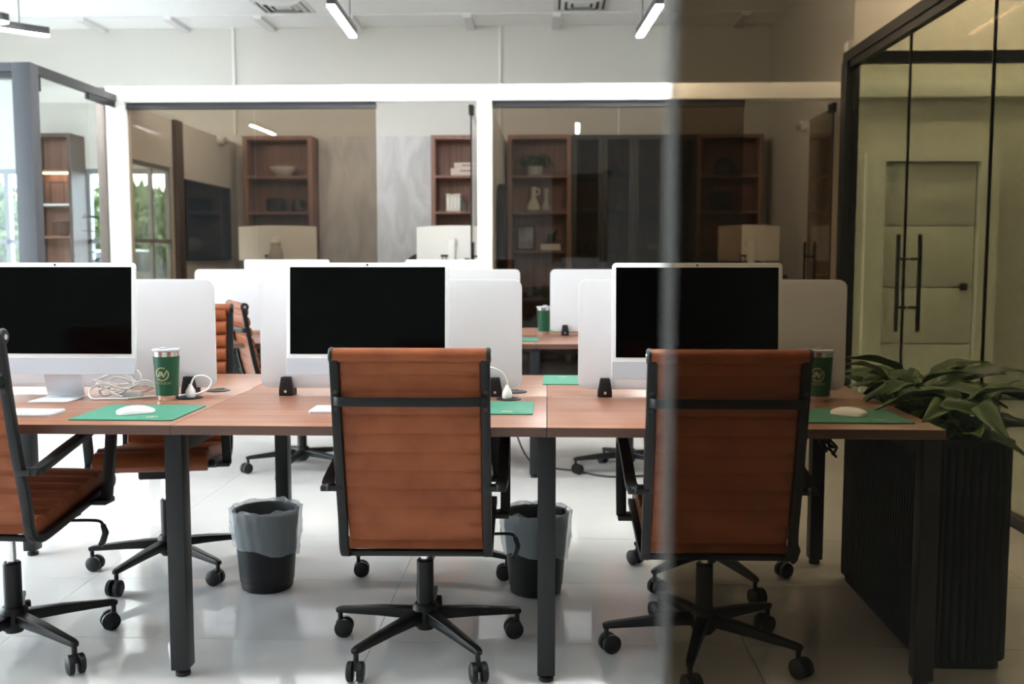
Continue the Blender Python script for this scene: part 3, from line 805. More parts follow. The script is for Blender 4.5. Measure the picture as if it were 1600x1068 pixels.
def mouse_pad(label, x0, x1, y0, y1, flip=False):
    t = thing('mouse_pad', label, 'mouse pad', ((x0+x1)/2, (y0+y1)/2, 0.76), PI if flip else 0, 'green desk pads')
    w_, h_ = x1 - x0, y1 - y0
    MB().prism(rrect(w_, h_, 0.006), 0.0, 0.004).build('pad', 'mat_green', t, bevel=0.0008)
    MB().add([(w_*0.24 + ex * 0.016, -h_*0.32 + ey * 0.016, 0.0043) for ex, ey, ez in EMB.v], EMB.f).build('emblem', 'emblem_tan', t)
mouse_pad('green desk pad beside the left keyboard, a white mouse on it', -1.42, -1.105, 2.87, 3.165)
mouse_pad('green desk pad half behind the middle chair', -0.36, -0.043, 3.02, 3.285)
mouse_pad('green desk pad at the right desk end behind smoked glass', 0.72, 1.07, 2.895, 3.165)
mouse_pad('green desk pad on the far side of the front desk', -0.016, 0.29, 3.74, 4.02, True)
tag(MB().prism(rrect(0.30, 0.25, 0.006), 0, 0.004).build('mouse_pad', 'mat_green', None, (-0.20, 5.78, 0.76)), 'green desk pad on the near side of the second desk, behind a divider', 'mouse pad', 'green desk pads')
tag(MB().prism(rrect(0.30, 0.25, 0.006), 0, 0.004).build('mouse_pad', 'mat_green', None, (0.09, 6.50, 0.76)), 'green desk pad on the far side of the second desk, by the tumbler', 'mouse pad', 'green desk pads')
def mouse(label, x, y, rz):
    t = thing('computer_mouse', label, 'mouse', (x, y, 0.764), rz)
    vs = []; fs = []; n1, n2 = 16, 10
    for i in range(n1 + 1):
        u = -1 + 2 * i / n1; yy = 0.0568 * u
        hw = 0.0285 * (1 - abs(u) ** 5 * 0.35) * math.sqrt(max(0.0, 1 - abs(u) ** 9)) + 0.0005
        hz = 0.0215 * (1 - (u * 0.86 + 0.05) ** 2) ** 0.8 + 0.002
        for j in range(n2 + 1):
            a = PI * j / n2
            vs.append((hw * math.cos(a), yy, 0.0015 + hz * math.sin(a) ** 0.7))
    for i in range(n1):
        for j in range(n2):
            a = i*(n2+1) + j; fs.append((a, a+1, a+n2+2, a+n2+1))
        fs.append((i*(n2+1), (i+1)*(n2+1), (i+1)*(n2+1)+n2, i*(n2+1)+n2))
    fs.append(tuple(range(n2+1))); fs.append(tuple(n1*(n2+1) + j for j in range(n2+1)))
    MB().add(vs, fs).build('shell', 'white_plastic', t, smooth=True)
    MB().prism(rrect(0.046, 0.098, 0.018), 0.0, 0.0018).build('base_plate', 'silver', t)
mouse('white mouse lying on the green pad near the left keyboard', -1.262, 2.985, R(-58))
mouse('white mouse lying on the green pad behind smoked glass', 0.918, 3.035, R(52))

def disc(label, x, y):
    t = thing('cable_grommet', label, 'cable grommet', (x, y, 0.76), 0, 'desk cable grommets')
    MB().lathe([(0.043, 0.0), (0.043, 0.003), (0.036, 0.005)], 28).build('cover', 'black_plastic', t, smooth=True)
    B(-0.012, 0.012, 0.006, 0.034, 0.005, 0.006).build('slot', 'black_rubber', t)
for x, y, w in ((-1.225, 3.345, 'near side, right of the left tumbler'), (-1.19, 3.535, 'far side of the left divider'), (-0.13, 3.355, 'near side, beside the middle chair'), (-0.115, 3.535, 'far side of the middle divider')):
    disc('dark round cable grommet on the ' + w, x, y)
def cord(name, label, pts, r, mat, plug=None, n=8, seg=8):
    t = thing(name, label, 'cable')
    MB().tube(spline(pts, seg), r, n).build('cord', mat, t, smooth=True)
    if plug:
        (x, y, z_), rz = plug
        MB().lathe([(0.016, 0.0), (0.018, 0.006), (0.016, 0.022), (0.008, 0.036), (0.005, 0.044)], 16).build('plug', mat, t, (x, y, z_), smooth=True)
    return t
cord('power_cable', 'white power cable looping from a plug right of the left tumbler', [(-1.42, 3.30, 0.764), (-1.36, 3.35, 0.764), (-1.28, 3.365, 0.764), (-1.235, 3.35, 0.772), (-1.200, 3.335, 0.775), (-1.165, 3.35, 0.79), (-1.155, 3.36, 0.815), (-1.175, 3.355, 0.835), (-1.205, 3.345, 0.833), (-1.218, 3.335, 0.805)], 0.0034, 'cable_white', ((-1.218, 3.335, 0.7655), 0))
cord('power_cable', 'white power cable rising from a plug beside the middle chair', [(-0.135, 3.345, 0.80), (-0.137, 3.345, 0.825), (-0.16, 3.33, 0.86), (-0.22, 3.31, 0.875), (-0.30, 3.33, 0.84), (-0.36, 3.36, 0.785)], 0.0034, 'cable_white', ((-0.135, 3.345, 0.7655), 0))
random.seed(4)
t = thing('cable_bundle', 'tangled bundle of white cables beside the left computer stand', 'cable')
for k in range(7):
    cx, cy = -1.475 + random.uniform(-0.02, 0.03), 3.345 + random.uniform(-0.012, 0.03)
    rx, ry = random.uniform(0.045, 0.085), random.uniform(0.012, 0.03); tl = random.uniform(-0.5, 0.5); z0 = 0.766 + 0.0035 * k
    pts = [(cx + rx*math.cos(a)*math.cos(tl), cy + ry*math.sin(a) + rx*math.cos(a)*math.sin(tl)*0.3, z0 + 0.014 * (1 + math.sin(a*2 + k)) + 0.008*k*(0.5+0.5*math.sin(a))) for a in [2*PI*q/14 for q in range(13)]]
    MB().tube(spline(pts, 4), 0.0032, 7).build('loop', 'cable_white', t, smooth=True)
B(-1.47, -1.40, 3.335, 3.385, 0.76, 0.782).build('adapter', 'white_plastic', t, bevel=0.005)
MB().tube(spline([(-1.50, 3.34, 0.79), (-1.535, 3.31, 0.805), (-1.55, 3.29, 0.785), (-1.535, 3.28, 0.766), (-1.50, 3.29, 0.764), (-1.42, 3.30, 0.764)], 6), 0.0034, 8).build('loop', 'cable_white', t, smooth=True)
for k in range(3):
    MB().tube(spline([(-1.47, 3.36, 0.785), (-1.40, 3.37, 0.80 + 0.008*k), (-1.36, 3.375, 0.793 + 0.006*k), (-1.40, 3.38, 0.776)], 6), 0.0028, 7).build('loop', 'cable_white', t, smooth=True)

# cords on the floor and behind the right rear leg
def ground(label, pts): cord('floor_cable', label, pts, 0.0055, 'black_rubber')
ground('black cable lying on the floor left of the middle foreground chair', [(-1.25, 5.9, 0.006), (-1.2, 5.85, 0.006), (-1.0, 5.83, 0.006), (-0.85, 5.72, 0.006), (-0.72, 5.60, 0.006), (-0.5, 5.62, 0.006)])
ground('black cable dropping from the second desk beside its leg', [(-0.26, 6.0, 0.63), (-0.20, 5.9, 0.25), (-0.10, 5.85, 0.03), (0.05, 5.75, 0.008), (0.16, 5.70, 0.006), (0.35, 5.55, 0.006), (0.62, 5.6, 0.006)])
t = thing('hanging_cables', 'black coiled cables hanging below the desk by the planter', 'cable')
for k in range(6):
    a0 = k * 0.9
    MB().tube(spline([(1.10 - 0.01*k, 3.93, 0.67), (1.115 + 0.01*math.sin(a0), 3.95, 0.64 - 0.004*k), (1.09 + 0.02*math.cos(a0), 3.94, 0.60), (1.13 + 0.012*math.sin(a0), 3.93, 0.555 - 0.006*k), (1.10 + 0.025*math.cos(a0), 3.94, 0.53), (1.12 + 0.03*math.sin(a0*2), 3.945, 0.49), (1.13 + 0.02*math.cos(a0*1.7), 3.94, 0.45 + 0.01*k)], 6), 0.0055, 7).build('loop', 'black_rubber', t, smooth=True)

# ------------------------------------------------------------------ bins
def bin_(label, x, y, seed, drop):
    random.seed(seed)
    t = thing('waste_bin', label, 'waste bin', (x, y, 0), 0, 'lined waste bins')
    MB().lathe([(0.088, 0.0), (0.094, 0.004), (0.097, 0.03), (0.100, 0.032), (0.121, 0.290), (0.124, 0.296), (0.121, 0.300), (0.117, 0.296), (0.096, 0.012)], 36, capt=True).build('body', 'black_plastic', t, smooth=True)
    ph = [random.uniform(0, 6) for _ in range(6)]
    def wob(k, a, r, z_):
        w1 = 0.0025 * math.sin(7*a + ph[0] + k*0.7) + 0.0018 * math.sin(13*a + ph[1] - k) + 0.0015 * math.sin(23*a + ph[2] + 2*k)
        f = k / 13
        if k >= 6:
            lo = drop + 0.022 * math.cos(a - ph[3]) + 0.006 * math.sin(5*a + ph[4])
            u = (k - 6) / 7
            z_ = 0.309 * (1 - u) + lo * u
            base = 0.1 + (z_ - 0.03) / 0.26 * 0.022
            r = base + 0.0055 + 0.006 * math.sin(PI*u) 
            return r + abs(w1) * 1.6, z_ + (0.003 * math.sin(9*a + ph[5]) if k == 6 else 0)
        return r + w1 * (0.5 if k < 5 else 1), z_ + (0.006 * math.sin(6*a + ph[5]) + 0.004 * math.sin(11*a) if k >= 4 else 0)
    prof = [(0.096, 0.06), (0.100, 0.12), (0.104, 0.18), (0.109, 0.24), (0.113, 0.285), (0.117, 0.31)] + [(0.128, 0.31)] * 8
    MB().lathe(prof, 72, capb=False, capt=False, wob=wob).build('liner', 'bag_plastic', t, smooth=True)
bin_('black waste bin with a clear liner, standing left under the front desk', -1.055, 3.64, 3, 0.150)
bin_('black waste bin with a clear liner, half hidden by the middle desk leg', -0.04, 3.63, 8, 0.140)

# ------------------------------------------------------------------ planter with plant
def planter_outline(x0, x1, y0, y1, r, d, pitch):
    w_, h_ = x1 - x0, y1 - y0
    base = rrect(w_ - 2*d, h_ - 2*d, r, 12)
    pts = [Vector(p) for p in base]; pts.append(pts[0]); out = []
    per = sum((pts[i+1]-pts[i]).length for i in range(len(pts)-1)); nfl = int(per / pitch); N = nfl * 8; i = 0; acc = 0
    for k in range(N):
        s = per * k / N
        while acc + (pts[i+1]-pts[i]).length < s: acc += (pts[i+1]-pts[i]).length; i += 1
        e = pts[i+1] - pts[i]; u = (s - acc) / max(e.length, 1e-9); p = pts[i] + e * u
        tn = e.normalized(); nn = Vector((tn.y, -tn.x))
        o = d * abs(math.sin(PI * nfl * s / per)) ** 0.6
        out.append(((x0+x1)/2 + p.x + nn.x * o, (y0+y1)/2 + p.y + nn.y * o))
    return out
PX0, PX1, PY0, PY1, PH = 1.135, 1.395, 2.95, 3.84, 0.70
t = thing('planter', 'tall black fluted planter box at the right end of the desk', 'planter')
MB().prism(planter_outline(PX0, PX1, PY0, PY1, 0.045, 0.006, 0.024), 0.03, PH - 0.02).build('fluted_body', 'planter_black', t, smooth=True)
MB().prism([((PX0+PX1)/2 + x, (PY0+PY1)/2 + y) for x, y in rrect(PX1-PX0-0.03, PY1-PY0-0.03, 0.04)], 0.0, 0.03).build('plinth', 'planter_black', t)
m = MB()
oo = [((PX0+PX1)/2 + x, (PY0+PY1)/2 + y) for x, y in rrect(PX1-PX0+0.004, PY1-PY0+0.004, 0.045)]; ii = [((PX0+PX1)/2 + x, (PY0+PY1)/2 + y) for x, y in rrect(PX1-PX0-0.03, PY1-PY0-0.03, 0.03)]
n_ = len(oo)
m.add([(x, y, PH-0.02) for x, y in oo] + [(x, y, PH) for x, y in oo] + [(x, y, PH) for x, y in ii] + [(x, y, PH-0.02) for x, y in ii],
      [(a*n_+i, a*n_+(i+1) % n_, ((a+1) % 4)*n_+(i+1) % n_, ((a+1) % 4)*n_+i) for a in range(4) for i in range(n_)])
m.build('rim', 'planter_black', t, smooth=True)
MB().prism(ii, PH-0.019, PH-0.008).build('soil', 'soil', t)

def leaf_mesh(name, L, W, fold, droop, mat, n=8):
    vs = []; fs = []
    for i in range(n + 1):
        u = i / n
        w_ = W * (math.sin(PI * min(1, u ** 0.72)) ** 0.85) * (1 - 0.25 * u) if 0 < i < n else 0.001
        y = L * u; z_ = -droop * u * u
        wave = 0.004 * math.sin(u * 14)
        vs += [(-w_, y, z_ + fold * w_ + wave), (-w_ * 0.5, y, z_ + fold * w_ * 0.42), (0, y, z_ - 0.001), (w_ * 0.5, y, z_ + fold * w_ * 0.42), (w_, y, z_ + fold * w_ - wave)]
    for i in range(n):
        for j in range(4):
            a = 5*i + j; fs.append((a, a+1, a+6, a+5))
    o = MB().add(vs, fs).build(name, mat, smooth=True)
    md = o.modifiers.new('thick', 'SOLIDIFY'); md.thickness = 0.0008
    return o
random.seed(11)
t = thing('leafy_plant', 'dense green broad-leaved plants growing out of the black planter', 'plant', ((PX0+PX1)/2, (PY0+PY1)/2, PH - 0.008))
protos = [leaf_mesh('leaf', 0.17, 0.034, 0.45, 0.05, 'leaf_green'), leaf_mesh('leaf', 0.14, 0.040, 0.35, 0.03, 'leaf_green'), leaf_mesh('leaf', 0.20, 0.038, 0.55, 0.08, 'leaf_green')]
used = [False] * 3
stems = MB()
NL = 120
for k in range(NL):
    fy = random.uniform(-0.40, 0.40); fx = random.uniform(-0.06, 0.09)
    az = random.uniform(0, 2*PI)
    hgt = random.uniform(0.02, 0.15) * (1.0 - 0.25 * abs(fy) / 0.4)
    sp = random.uniform(0.02, 0.08)
    tip = Vector((fx + sp * math.cos(az), fy + sp * math.sin(az), hgt))
    stems.tube(spline([(fx * 0.6, fy * 0.95, 0.0), (fx * 0.8, fy, hgt * 0.6), tip], 3), [0.004]*3 + [0.0035]*3 + [0.0025], 5)
    q = random.randrange(3)
    if not used[q]: o = protos[q]; used[q] = True
    else: o = protos[q].copy(); COL.objects.link(o)
    o.parent = t
    o.location = tip
    el = random.uniform(-0.25, 0.75)
    # keep leaves off the desk side
    d_ = Vector((math.cos(az), math.sin(az), 0))
    if tip.x + 0.15 * d_.x < -0.17 and hgt < 0.11: az = PI - az; d_.x = -d_.x
    o.rotation_euler = Euler((el, random.uniform(-0.5, 0.5), az - PI/2), 'XYZ')
    s_ = random.uniform(0.75, 1.15); o.scale = (s_, s_, s_)
for q in range(3):
    if not used[q]: bpy.data.objects.remove(protos[q])
stems.build('stems', 'stem_green', t, smooth=True)

# ------------------------------------------------------------------ office furniture (rear)
YF = 11.64   # bookcase fronts
def bookcase(label, x0, x1, shelves, ztop=2.64):
    t = thing('bookcase', label, 'bookcase')
    for a in (x0, x1 - 0.05): B(a, a + 0.05, YF, 11.98, 0.01, ztop).build('side_panel', 'case_wood', t, bevel=0.002)
    B(x0 + 0.05, x1 - 0.05, YF, 11.98, ztop - 0.045, ztop).build('top_panel', 'case_wood', t)
    B(x0 + 0.05, x1 - 0.05, 11.95, 11.98, 0.01, ztop - 0.045).build('back_panel', 'case_wood', t)
    for z_ in shelves: B(x0 + 0.05, x1 - 0.05, YF + 0.01, 11.95, z_ - 0.028, z_).build('shelf', 'case_wood', t)
    B(x0 + 0.05, x1 - 0.05, YF + 0.01, 11.95, 0.01, 0.88).build('base_cabinet', 'dark_wood', t)
    return t
SH = [1.315, 1.765, 2.18]
bookcase('walnut bookcase beside the television wall, with pale bowls and vases', -3.56, -2.745, SH)
bookcase('walnut bookcase right of the grey stone slab, with cream boxes', -1.355, -0.605, SH)
bookcase('walnut bookcase right of the white column, with a fern on top shelf', -0.465, 0.275, SH)
bookcase('walnut bookcase at the far right behind the dark cabinet', 1.715, 2.475, SH)
t = thing('display_cabinet', 'black display cabinet with smoked glass doors between two walnut bookcases', 'cabinet')
B(0.28, 1.71, 11.95, 11.98, 0.01, 2.64).build('back_panel', 'case_wood', t)
for a in (0.28, 1.67): B(a, a + 0.04, YF + 0.03, 11.95, 0.01, 2.64).build('side_panel', 'cabinet_black', t)
B(0.32, 1.67, YF + 0.03, 11.95, 2.60, 2.64).build('top_panel', 'cabinet_black', t)
for z_ in SH: B(0.32, 1.67, YF + 0.04, 11.95, z_ - 0.02, z_).build('shelf', 'cabinet_black', t)
B(0.32, 1.67, YF + 0.04, 11.95, 0.01, 0.88).build('base_cabinet', 'cabinet_black', t)
for k in range(4):
    a = 0.285 + k * 0.3565;
    m = MB(); m.box(a, a + 0.05, YF, YF + 0.025, 0.02, 2.635); m.box(a + 0.3, a + 0.35, YF, YF + 0.025, 0.02, 2.635); m.box(a + 0.05, a + 0.3, YF, YF + 0.025, 2.585, 2.635); m.box(a + 0.05, a + 0.3, YF, YF + 0.025, 0.02, 0.07)
    dr = m.build('door', 'cabinet_black', t)
    B(a + 0.05, a + 0.3, YF + 0.009, YF + 0.015, 0.07, 2.585).build('pane', 'cabinet_glass', dr)
    hx_ = a + (0.335 if k % 2 == 0 else 0.015)
    B(hx_ - 0.006, hx_ + 0.006, YF - 0.02, YF - 0.008, 1.15, 1.45).build('handle', 'black_metal', dr)

tag(B(-2.735, -1.365, 11.93, 11.985, 0.02, 2.665).build('stone_slab', 'grey_marble'), 'grey veined stone slab on the rear wall between two bookcases', 'wall panel')

# television
t = thing('television', 'dark wall-mounted television seen at an angle through bronze glass', 'television')
B(-3.715, -3.685, 10.13, 11.56, 1.20, 2.03).build('housing', 'black_plastic', t, bevel=0.004)
B(-3.6849, -3.684, 10.145, 11.545, 1.215, 2.015).build('screen', 'tv_screen', t)
B(-3.745, -3.715, 10.6, 11.1, 1.4, 1.8).build('wall_bracket', 'black_metal', t)
t = thing('low_console', 'dark low console under the television', 'console')
B(-3.735, -3.34, 10.15, 11.55, 0.06, 0.78).build('body', 'dark_wood', t, bevel=0.004)
for k in range(3): B(-3.338, -3.325, 10.17 + k*0.46, 10.61 + k*0.46, 0.10, 0.75).build('door', 'dark_wood', t)
for k in (10.25, 11.45): B(-3.6, -3.45, k - 0.03, k + 0.03, 0.008, 0.06).build('leg', 'black_metal', t)

# things on the shelves
def vase(name, label, cat, x, y, z_, prof, mat, handle=None, group=None):
    t = thing(name, label, cat, (x, y, z_), 0, group)
    MB().lathe(prof, 24).build('body', mat, t, smooth=True)
    if handle: MB().tube(spline(handle, 6), 0.009, 8).build('handle', mat, t, smooth=True)
    return t
jug = [(0.045, 0.0), (0.075, 0.02), (0.078, 0.05), (0.06, 0.10), (0.032, 0.15), (0.027, 0.20), (0.027, 0.27), (0.034, 0.285), (0.028, 0.285)]
vase('jug_vase', 'tall cream jug vase with a handle beside a slimmer vase', 'vase', -0.165, 11.78, 1.765, jug, 'ceramic_cream', [(0.025, 0, 0.262), (0.062, 0, 0.262), (0.066, 0, 0.21), (0.028, 0, 0.20)])
vase('bottle_vase', 'slim grey-cream bottle vase right of the jug vase', 'vase', -0.02, 11.80, 1.765, [(0.04, 0), (0.055, 0.02), (0.05, 0.06), (0.028, 0.11), (0.022, 0.18), (0.024, 0.27)], 'ceramic_grey')
bowl = [(0.05, 0), (0.07, 0.005), (0.14, 0.07), (0.16, 0.11), (0.15, 0.11), (0.06, 0.02)]
vase('bowl', 'white footed bowl on the top shelf near the television', 'bowl', -3.12, 11.80, 2.18, bowl, 'ceramic_white')
vase('round_vase', 'white squat round vase on the lower shelf near the television', 'vase', -3.15, 11.78, 1.315, [(0.05, 0), (0.10, 0.03), (0.115, 0.07), (0.09, 0.12), (0.04, 0.135), (0.04, 0.155), (0.032, 0.155)], 'ceramic_white')
vase('round_vase', 'grey squat vase beside the white squat vase', 'vase', -2.90, 11.80, 1.315, [(0.05, 0), (0.09, 0.03), (0.09, 0.08), (0.03, 0.12), (0.03, 0.13)], 'ceramic_grey')
vase('dark_pot', 'larger dark pot on the middle shelf near the television', 'pot', -3.22, 11.80, 1.765, [(0.10, 0), (0.12, 0.02), (0.12, 0.14), (0.10, 0.16), (0.09, 0.16)], 'cabinet_black')
vase('dark_pot', 'smaller dark pot on the middle shelf near the television', 'pot', -2.96, 11.80, 1.765, [(0.05, 0), (0.07, 0.02), (0.07, 0.12), (0.05, 0.15)], 'cabinet_black')
vase('dome_ornament', 'black dome ornament on the top shelf at far right', 'ornament', 2.05, 11.78, 2.18, [(0.12, 0), (0.125, 0.08), (0.115, 0.14), (0.08, 0.19), (0.03, 0.21)], 'cabinet_black')
vase('dark_pot', 'wide black pot on the middle shelf at far right', 'pot', 2.02, 11.80, 1.765, [(0.12, 0), (0.14, 0.03), (0.14, 0.20), (0.12, 0.22)], 'cabinet_black')
for x, z_, w, pf, mt in ((0.50, 1.765, 'white shallow dish', [(0.05, 0), (0.09, 0.01), (0.11, 0.035), (0.10, 0.035)], 'ceramic_white'), (0.86, 1.765, 'grey pear-shaped vase', [(0.03, 0), (0.06, 0.03), (0.05, 0.08), (0.02, 0.13), (0.03, 0.2)], 'ceramic_grey'), (1.24, 1.765, 'small dark urn', [(0.05, 0), (0.06, 0.06), (0.04, 0.1), (0.02, 0.12)], 'stone_green'), (1.24, 1.315, 'tan footed bowl', [(0.04, 0), (0.05, 0.03), (0.08, 0.08), (0.07, 0.08)], 'ceramic_cream'), (0.44, 1.315, 'left dark cup', [(0.04, 0), (0.05, 0.09), (0.04, 0.09)], 'stone_green'), (0.56, 1.315, 'right dark cup', [(0.04, 0), (0.045, 0.08), (0.035, 0.08)], 'stone_green'), (0.78, 2.18, 'dark low ornament', [(0.12, 0), (0.13, 0.03), (0.06, 0.07), (0.03, 0.12)], 'stone_green')):
    vase('shelf_ornament', w + ' behind the smoked cabinet glass', 'ornament', x, 11.80, z_, pf, mt, None, 'ornaments in the display cabinet')
# boxes and books
def storage_box(label, x0, x1, z0, z1):
    t = thing('storage_box', label, 'box')
    B(x0, x1, 11.70, 11.92, z0, z1).build('body', 'box_pink', t, bevel=0.003)
    B(x0 + (x1-x0)*0.25, x1 - 0.02, 11.692, 11.70, z1 - 0.035, z1 - 0.025).build('pull', 'dark_wood', t)
storage_box('lower, wider cream storage box on the top shelf beside the stone slab', -1.13, -0.70, 2.18, 2.265)
storage_box('upper, narrower cream storage box stacked on the top shelf beside the stone slab', -1.09, -0.72, 2.266, 2.33)
for k in range(4):
    x = -1.185 + k * 0.042
    t = thing('book', '%s of four upright cream books on a shelf by the stone slab' % ('leftmost', 'second from left', 'third from left', 'rightmost')[k], 'book', (0, 0, 0), 0, 'cream books')
    B(x, x + 0.041, 11.70, 11.86, 1.765, 1.765 + (0.205, 0.20, 0.203, 0.207)[k]).build('cover', 'paper_cream', t, bevel=0.003)
    B(x + 0.008, x + 0.033, 11.6985, 11.70, 1.80, 1.93).build('spine_label', 'ceramic_white', t)
wd = MB(); wd.add([(-1.005, 11.70, 1.765), (-0.945, 11.70, 1.765), (-0.965, 11.70, 1.83), (-1.0, 11.70, 1.915), (-1.005, 11.70, 1.915), (-1.005, 11.80, 1.765), (-0.945, 11.80, 1.765), (-0.965, 11.80, 1.83), (-1.0, 11.80, 1.915), (-1.005, 11.80, 1.915)], [(0,1,2,3,4),(9,8,7,6,5),(0,5,6,1),(1,6,7,2),(2,7,8,3),(3,8,9,4),(4,9,5,0)])
tag(wd.build('bookend', 'stone_green'), 'dark green stone bookend beside the four cream books', 'bookend')
for k, z_ in enumerate((1.315, 1.352)):
    t = thing('book', '%s of the two cream books lying under the black ornament' % ('lower', 'upper')[k], 'book', (0, 0, 0), 0, 'stacked books')
    B(-0.08, 0.155 - 0.005*k, 11.70, 11.88, z_, z_ + 0.036).build('cover', 'paper_cream', t, bevel=0.002)
    B(-0.07, 0.15, 11.6985, 11.70, z_ + 0.008, z_ + 0.028).build('page_block', 'ceramic_white', t)
t = thing('animal_ornament', 'black ornament with a raised head standing on two books', 'ornament', (0.045, 11.79, 1.389))
MB().lathe([(0.04, 0), (0.045, 0.03), (0.048, 0.08), (0.035, 0.12)], 14).build('body', 'cabinet_black', t, smooth=True)
MB().tube([(0.02, 0, 0.10), (0.045, 0, 0.125), (0.06, 0, 0.15), (0.07, 0, 0.165)], [0.025, 0.018, 0.017, 0.008], 10).build('head', 'cabinet_black', t, smooth=True)
t = thing('picture_frame', 'black framed picture leaning on the lower shelf beside two books', 'picture')
m = MB(); m.box(-0.36, -0.145, 11.72, 11.74, 1.315, 1.335); m.box(-0.36, -0.145, 11.72, 11.74, 1.585, 1.605); m.box(-0.36, -0.34, 11.72, 11.74, 1.335, 1.585); m.box(-0.165, -0.145, 11.72, 11.74, 1.335, 1.585)
m.build('frame', 'cabinet_black', t); B(-0.34, -0.165, 11.726, 11.736, 1.335, 1.585).build('print', 'picture_print', t)
# arching fern
random.seed(5)
t = thing('shelf_fern', 'arching green fern in a grey pot on the top bookcase shelf', 'plant', (-0.15, 11.76, 2.18))
MB().lathe([(0.075, 0), (0.085, 0.01), (0.09, 0.11), (0.08, 0.11)], 20).build('pot', 'ceramic_grey', t, smooth=True)
blade = None
for k in range(46):
    az = random.uniform(0, 2*PI); Lh = random.uniform(0.16, 0.26); rise = random.uniform(0.06, 0.14)
    pts = [(0.02*math.cos(az), 0.02*math.sin(az), 0.11), (0.09*math.cos(az), 0.05*math.sin(az), 0.11 + rise), (0.17*math.cos(az), 0.085*math.sin(az), 0.10 + rise*0.9), (Lh*math.cos(az), 0.45*Lh*math.sin(az), 0.08 + rise*0.2)]
    MB().bar(spline(pts, 4), (-math.sin(az), math.cos(az), 0), [0.008]*4 + [0.019]*5 + [0.013]*3 + [0.001], 0.0015).build('blade', 'leaf_dark', t)

# office desks, curved monitors, chair
def office_desk(label, x0, x1, y0, y1):
    t = thing('standing_desk', label, 'desk')
    B(x0, x1, y0, y1, 1.03, 1.06).build('desk_top', 'dark_wood', t, bevel=0.003)
    for x in (x0 + 0.2, x1 - 0.2):
        B(x - 0.04, x + 0.04, (y0+y1)/2 - 0.04, (y0+y1)/2 + 0.04, 0.04, 1.03).build('leg', 'black_metal', t)
        B(x - 0.04, x + 0.04, y0 + 0.05, y1 - 0.05, 0.008, 0.04).build('foot', 'black_metal', t)
    B(x0 + 0.1, x1 - 0.1, y0 + 0.06, y0 + 0.08, 0.35, 1.03).build('modesty_panel', 'dark_wood', t)
office_desk('dark standing desk in the office with the television', -3.1, -0.75, 9.85, 10.6)
office_desk('dark standing desk in the office with the long bookcase', 0.9, 2.35, 9.85, 10.6)
def curved_monitor(label, x, y, rz, W=0.80, Hh=0.345, zb=0.14):
    t = thing('curved_monitor', label, 'monitor', (x, y, 1.06), rz, 'white curved monitors')
    vs = []; fs = []; n1 = 16
    for i in range(n1 + 1):
        u = -0.5 + i / n1; yy = 0.20 * u * u
        for z_ in (zb, zb + Hh):
            vs += [(u*W, yy - 0.012, z_ + (0.012*(1 - (2*u)**2) if z_ > zb else 0)), (u*W, yy + 0.012, z_ + (0.012*(1 - (2*u)**2) if z_ > zb else 0))]
    for i in range(n1):
        a = 4*i; fs += [(a, a+4, a+6, a+2), (a+1, a+3, a+7, a+5), (a+2, a+6, a+7, a+3), (a, a+1, a+5, a+4)]
    fs += [(0, 2, 3, 1), (4*n1, 4*n1+1, 4*n1+3, 4*n1+2)]
    # the back of the monitor faces -y, the screen side faces +y
    MB().add(vs, fs).build('shell', 'white_plastic', t, smooth=True)
    hub = MB().lathe([(0.055, 0), (0.055, 0.012), (0.045, 0.02)], 24).xf(Matrix.Translation((0, -0.010, zb + Hh*0.55)) @ Matrix.Rotation(PI/2, 4, 'X')).build('stand_hub', 'ceramic_white', t, smooth=True)
    B(-0.035, 0.035, -0.055, -0.03, 0.0, zb + Hh*0.62).build('stand', 'white_plastic', t, bevel=0.006)
    B(-0.14, 0.14, -0.12, 0.10, 0.0, 0.012).build('stand_foot', 'white_plastic', t, bevel=0.004)
    B(-0.12, -0.04, -0.02, -0.008, zb + 0.04, zb + 0.06).build('port_strip', 'black_plastic', t)
    for k in range(2):
        MB().tube(spline([(-0.10 + 0.04*k, -0.022, zb + 0.05), (-0.09 + 0.04*k, -0.06, zb - 0.02), (-0.04 + 0.05*k, -0.08, 0.03), (0.0 + 0.06*k, -0.08, 0.006)], 6), 0.005, 6).build('cable', 'black_rubber', t, smooth=True)
    return t
curved_monitor('white curved monitor back, behind bronze glass near the television', -2.76, 10.10, R(0))
curved_monitor('white curved monitor back in the doorway gap left of the white column', -0.97, 10.20, R(-8), 0.78)
curved_monitor('white curved monitor back beside the open door at right', 2.03, 10.10, R(4), 0.62)
tag(MB().lathe([(0.03, 0), (0.03, 0.16), (0.026, 0.165)], 16).build('desk_speaker', 'black_plastic', None, (-0.80, 9.95, 1.06), smooth=True), 'small black cylinder speaker beside the doorway monitor', 'speaker')
t = thing('tall_vase', 'tall grey vase standing before the curved monitor near the television', 'vase', (-2.72, 9.92, 1.06))
MB().lathe([(0.05, 0), (0.055, 0.01), (0.04, 0.06), (0.06, 0.13), (0.075, 0.19), (0.06, 0.25), (0.045, 0.28), (0.05, 0.32)], 20, capt=False).build('body', 'ceramic_grey', t, smooth=True)
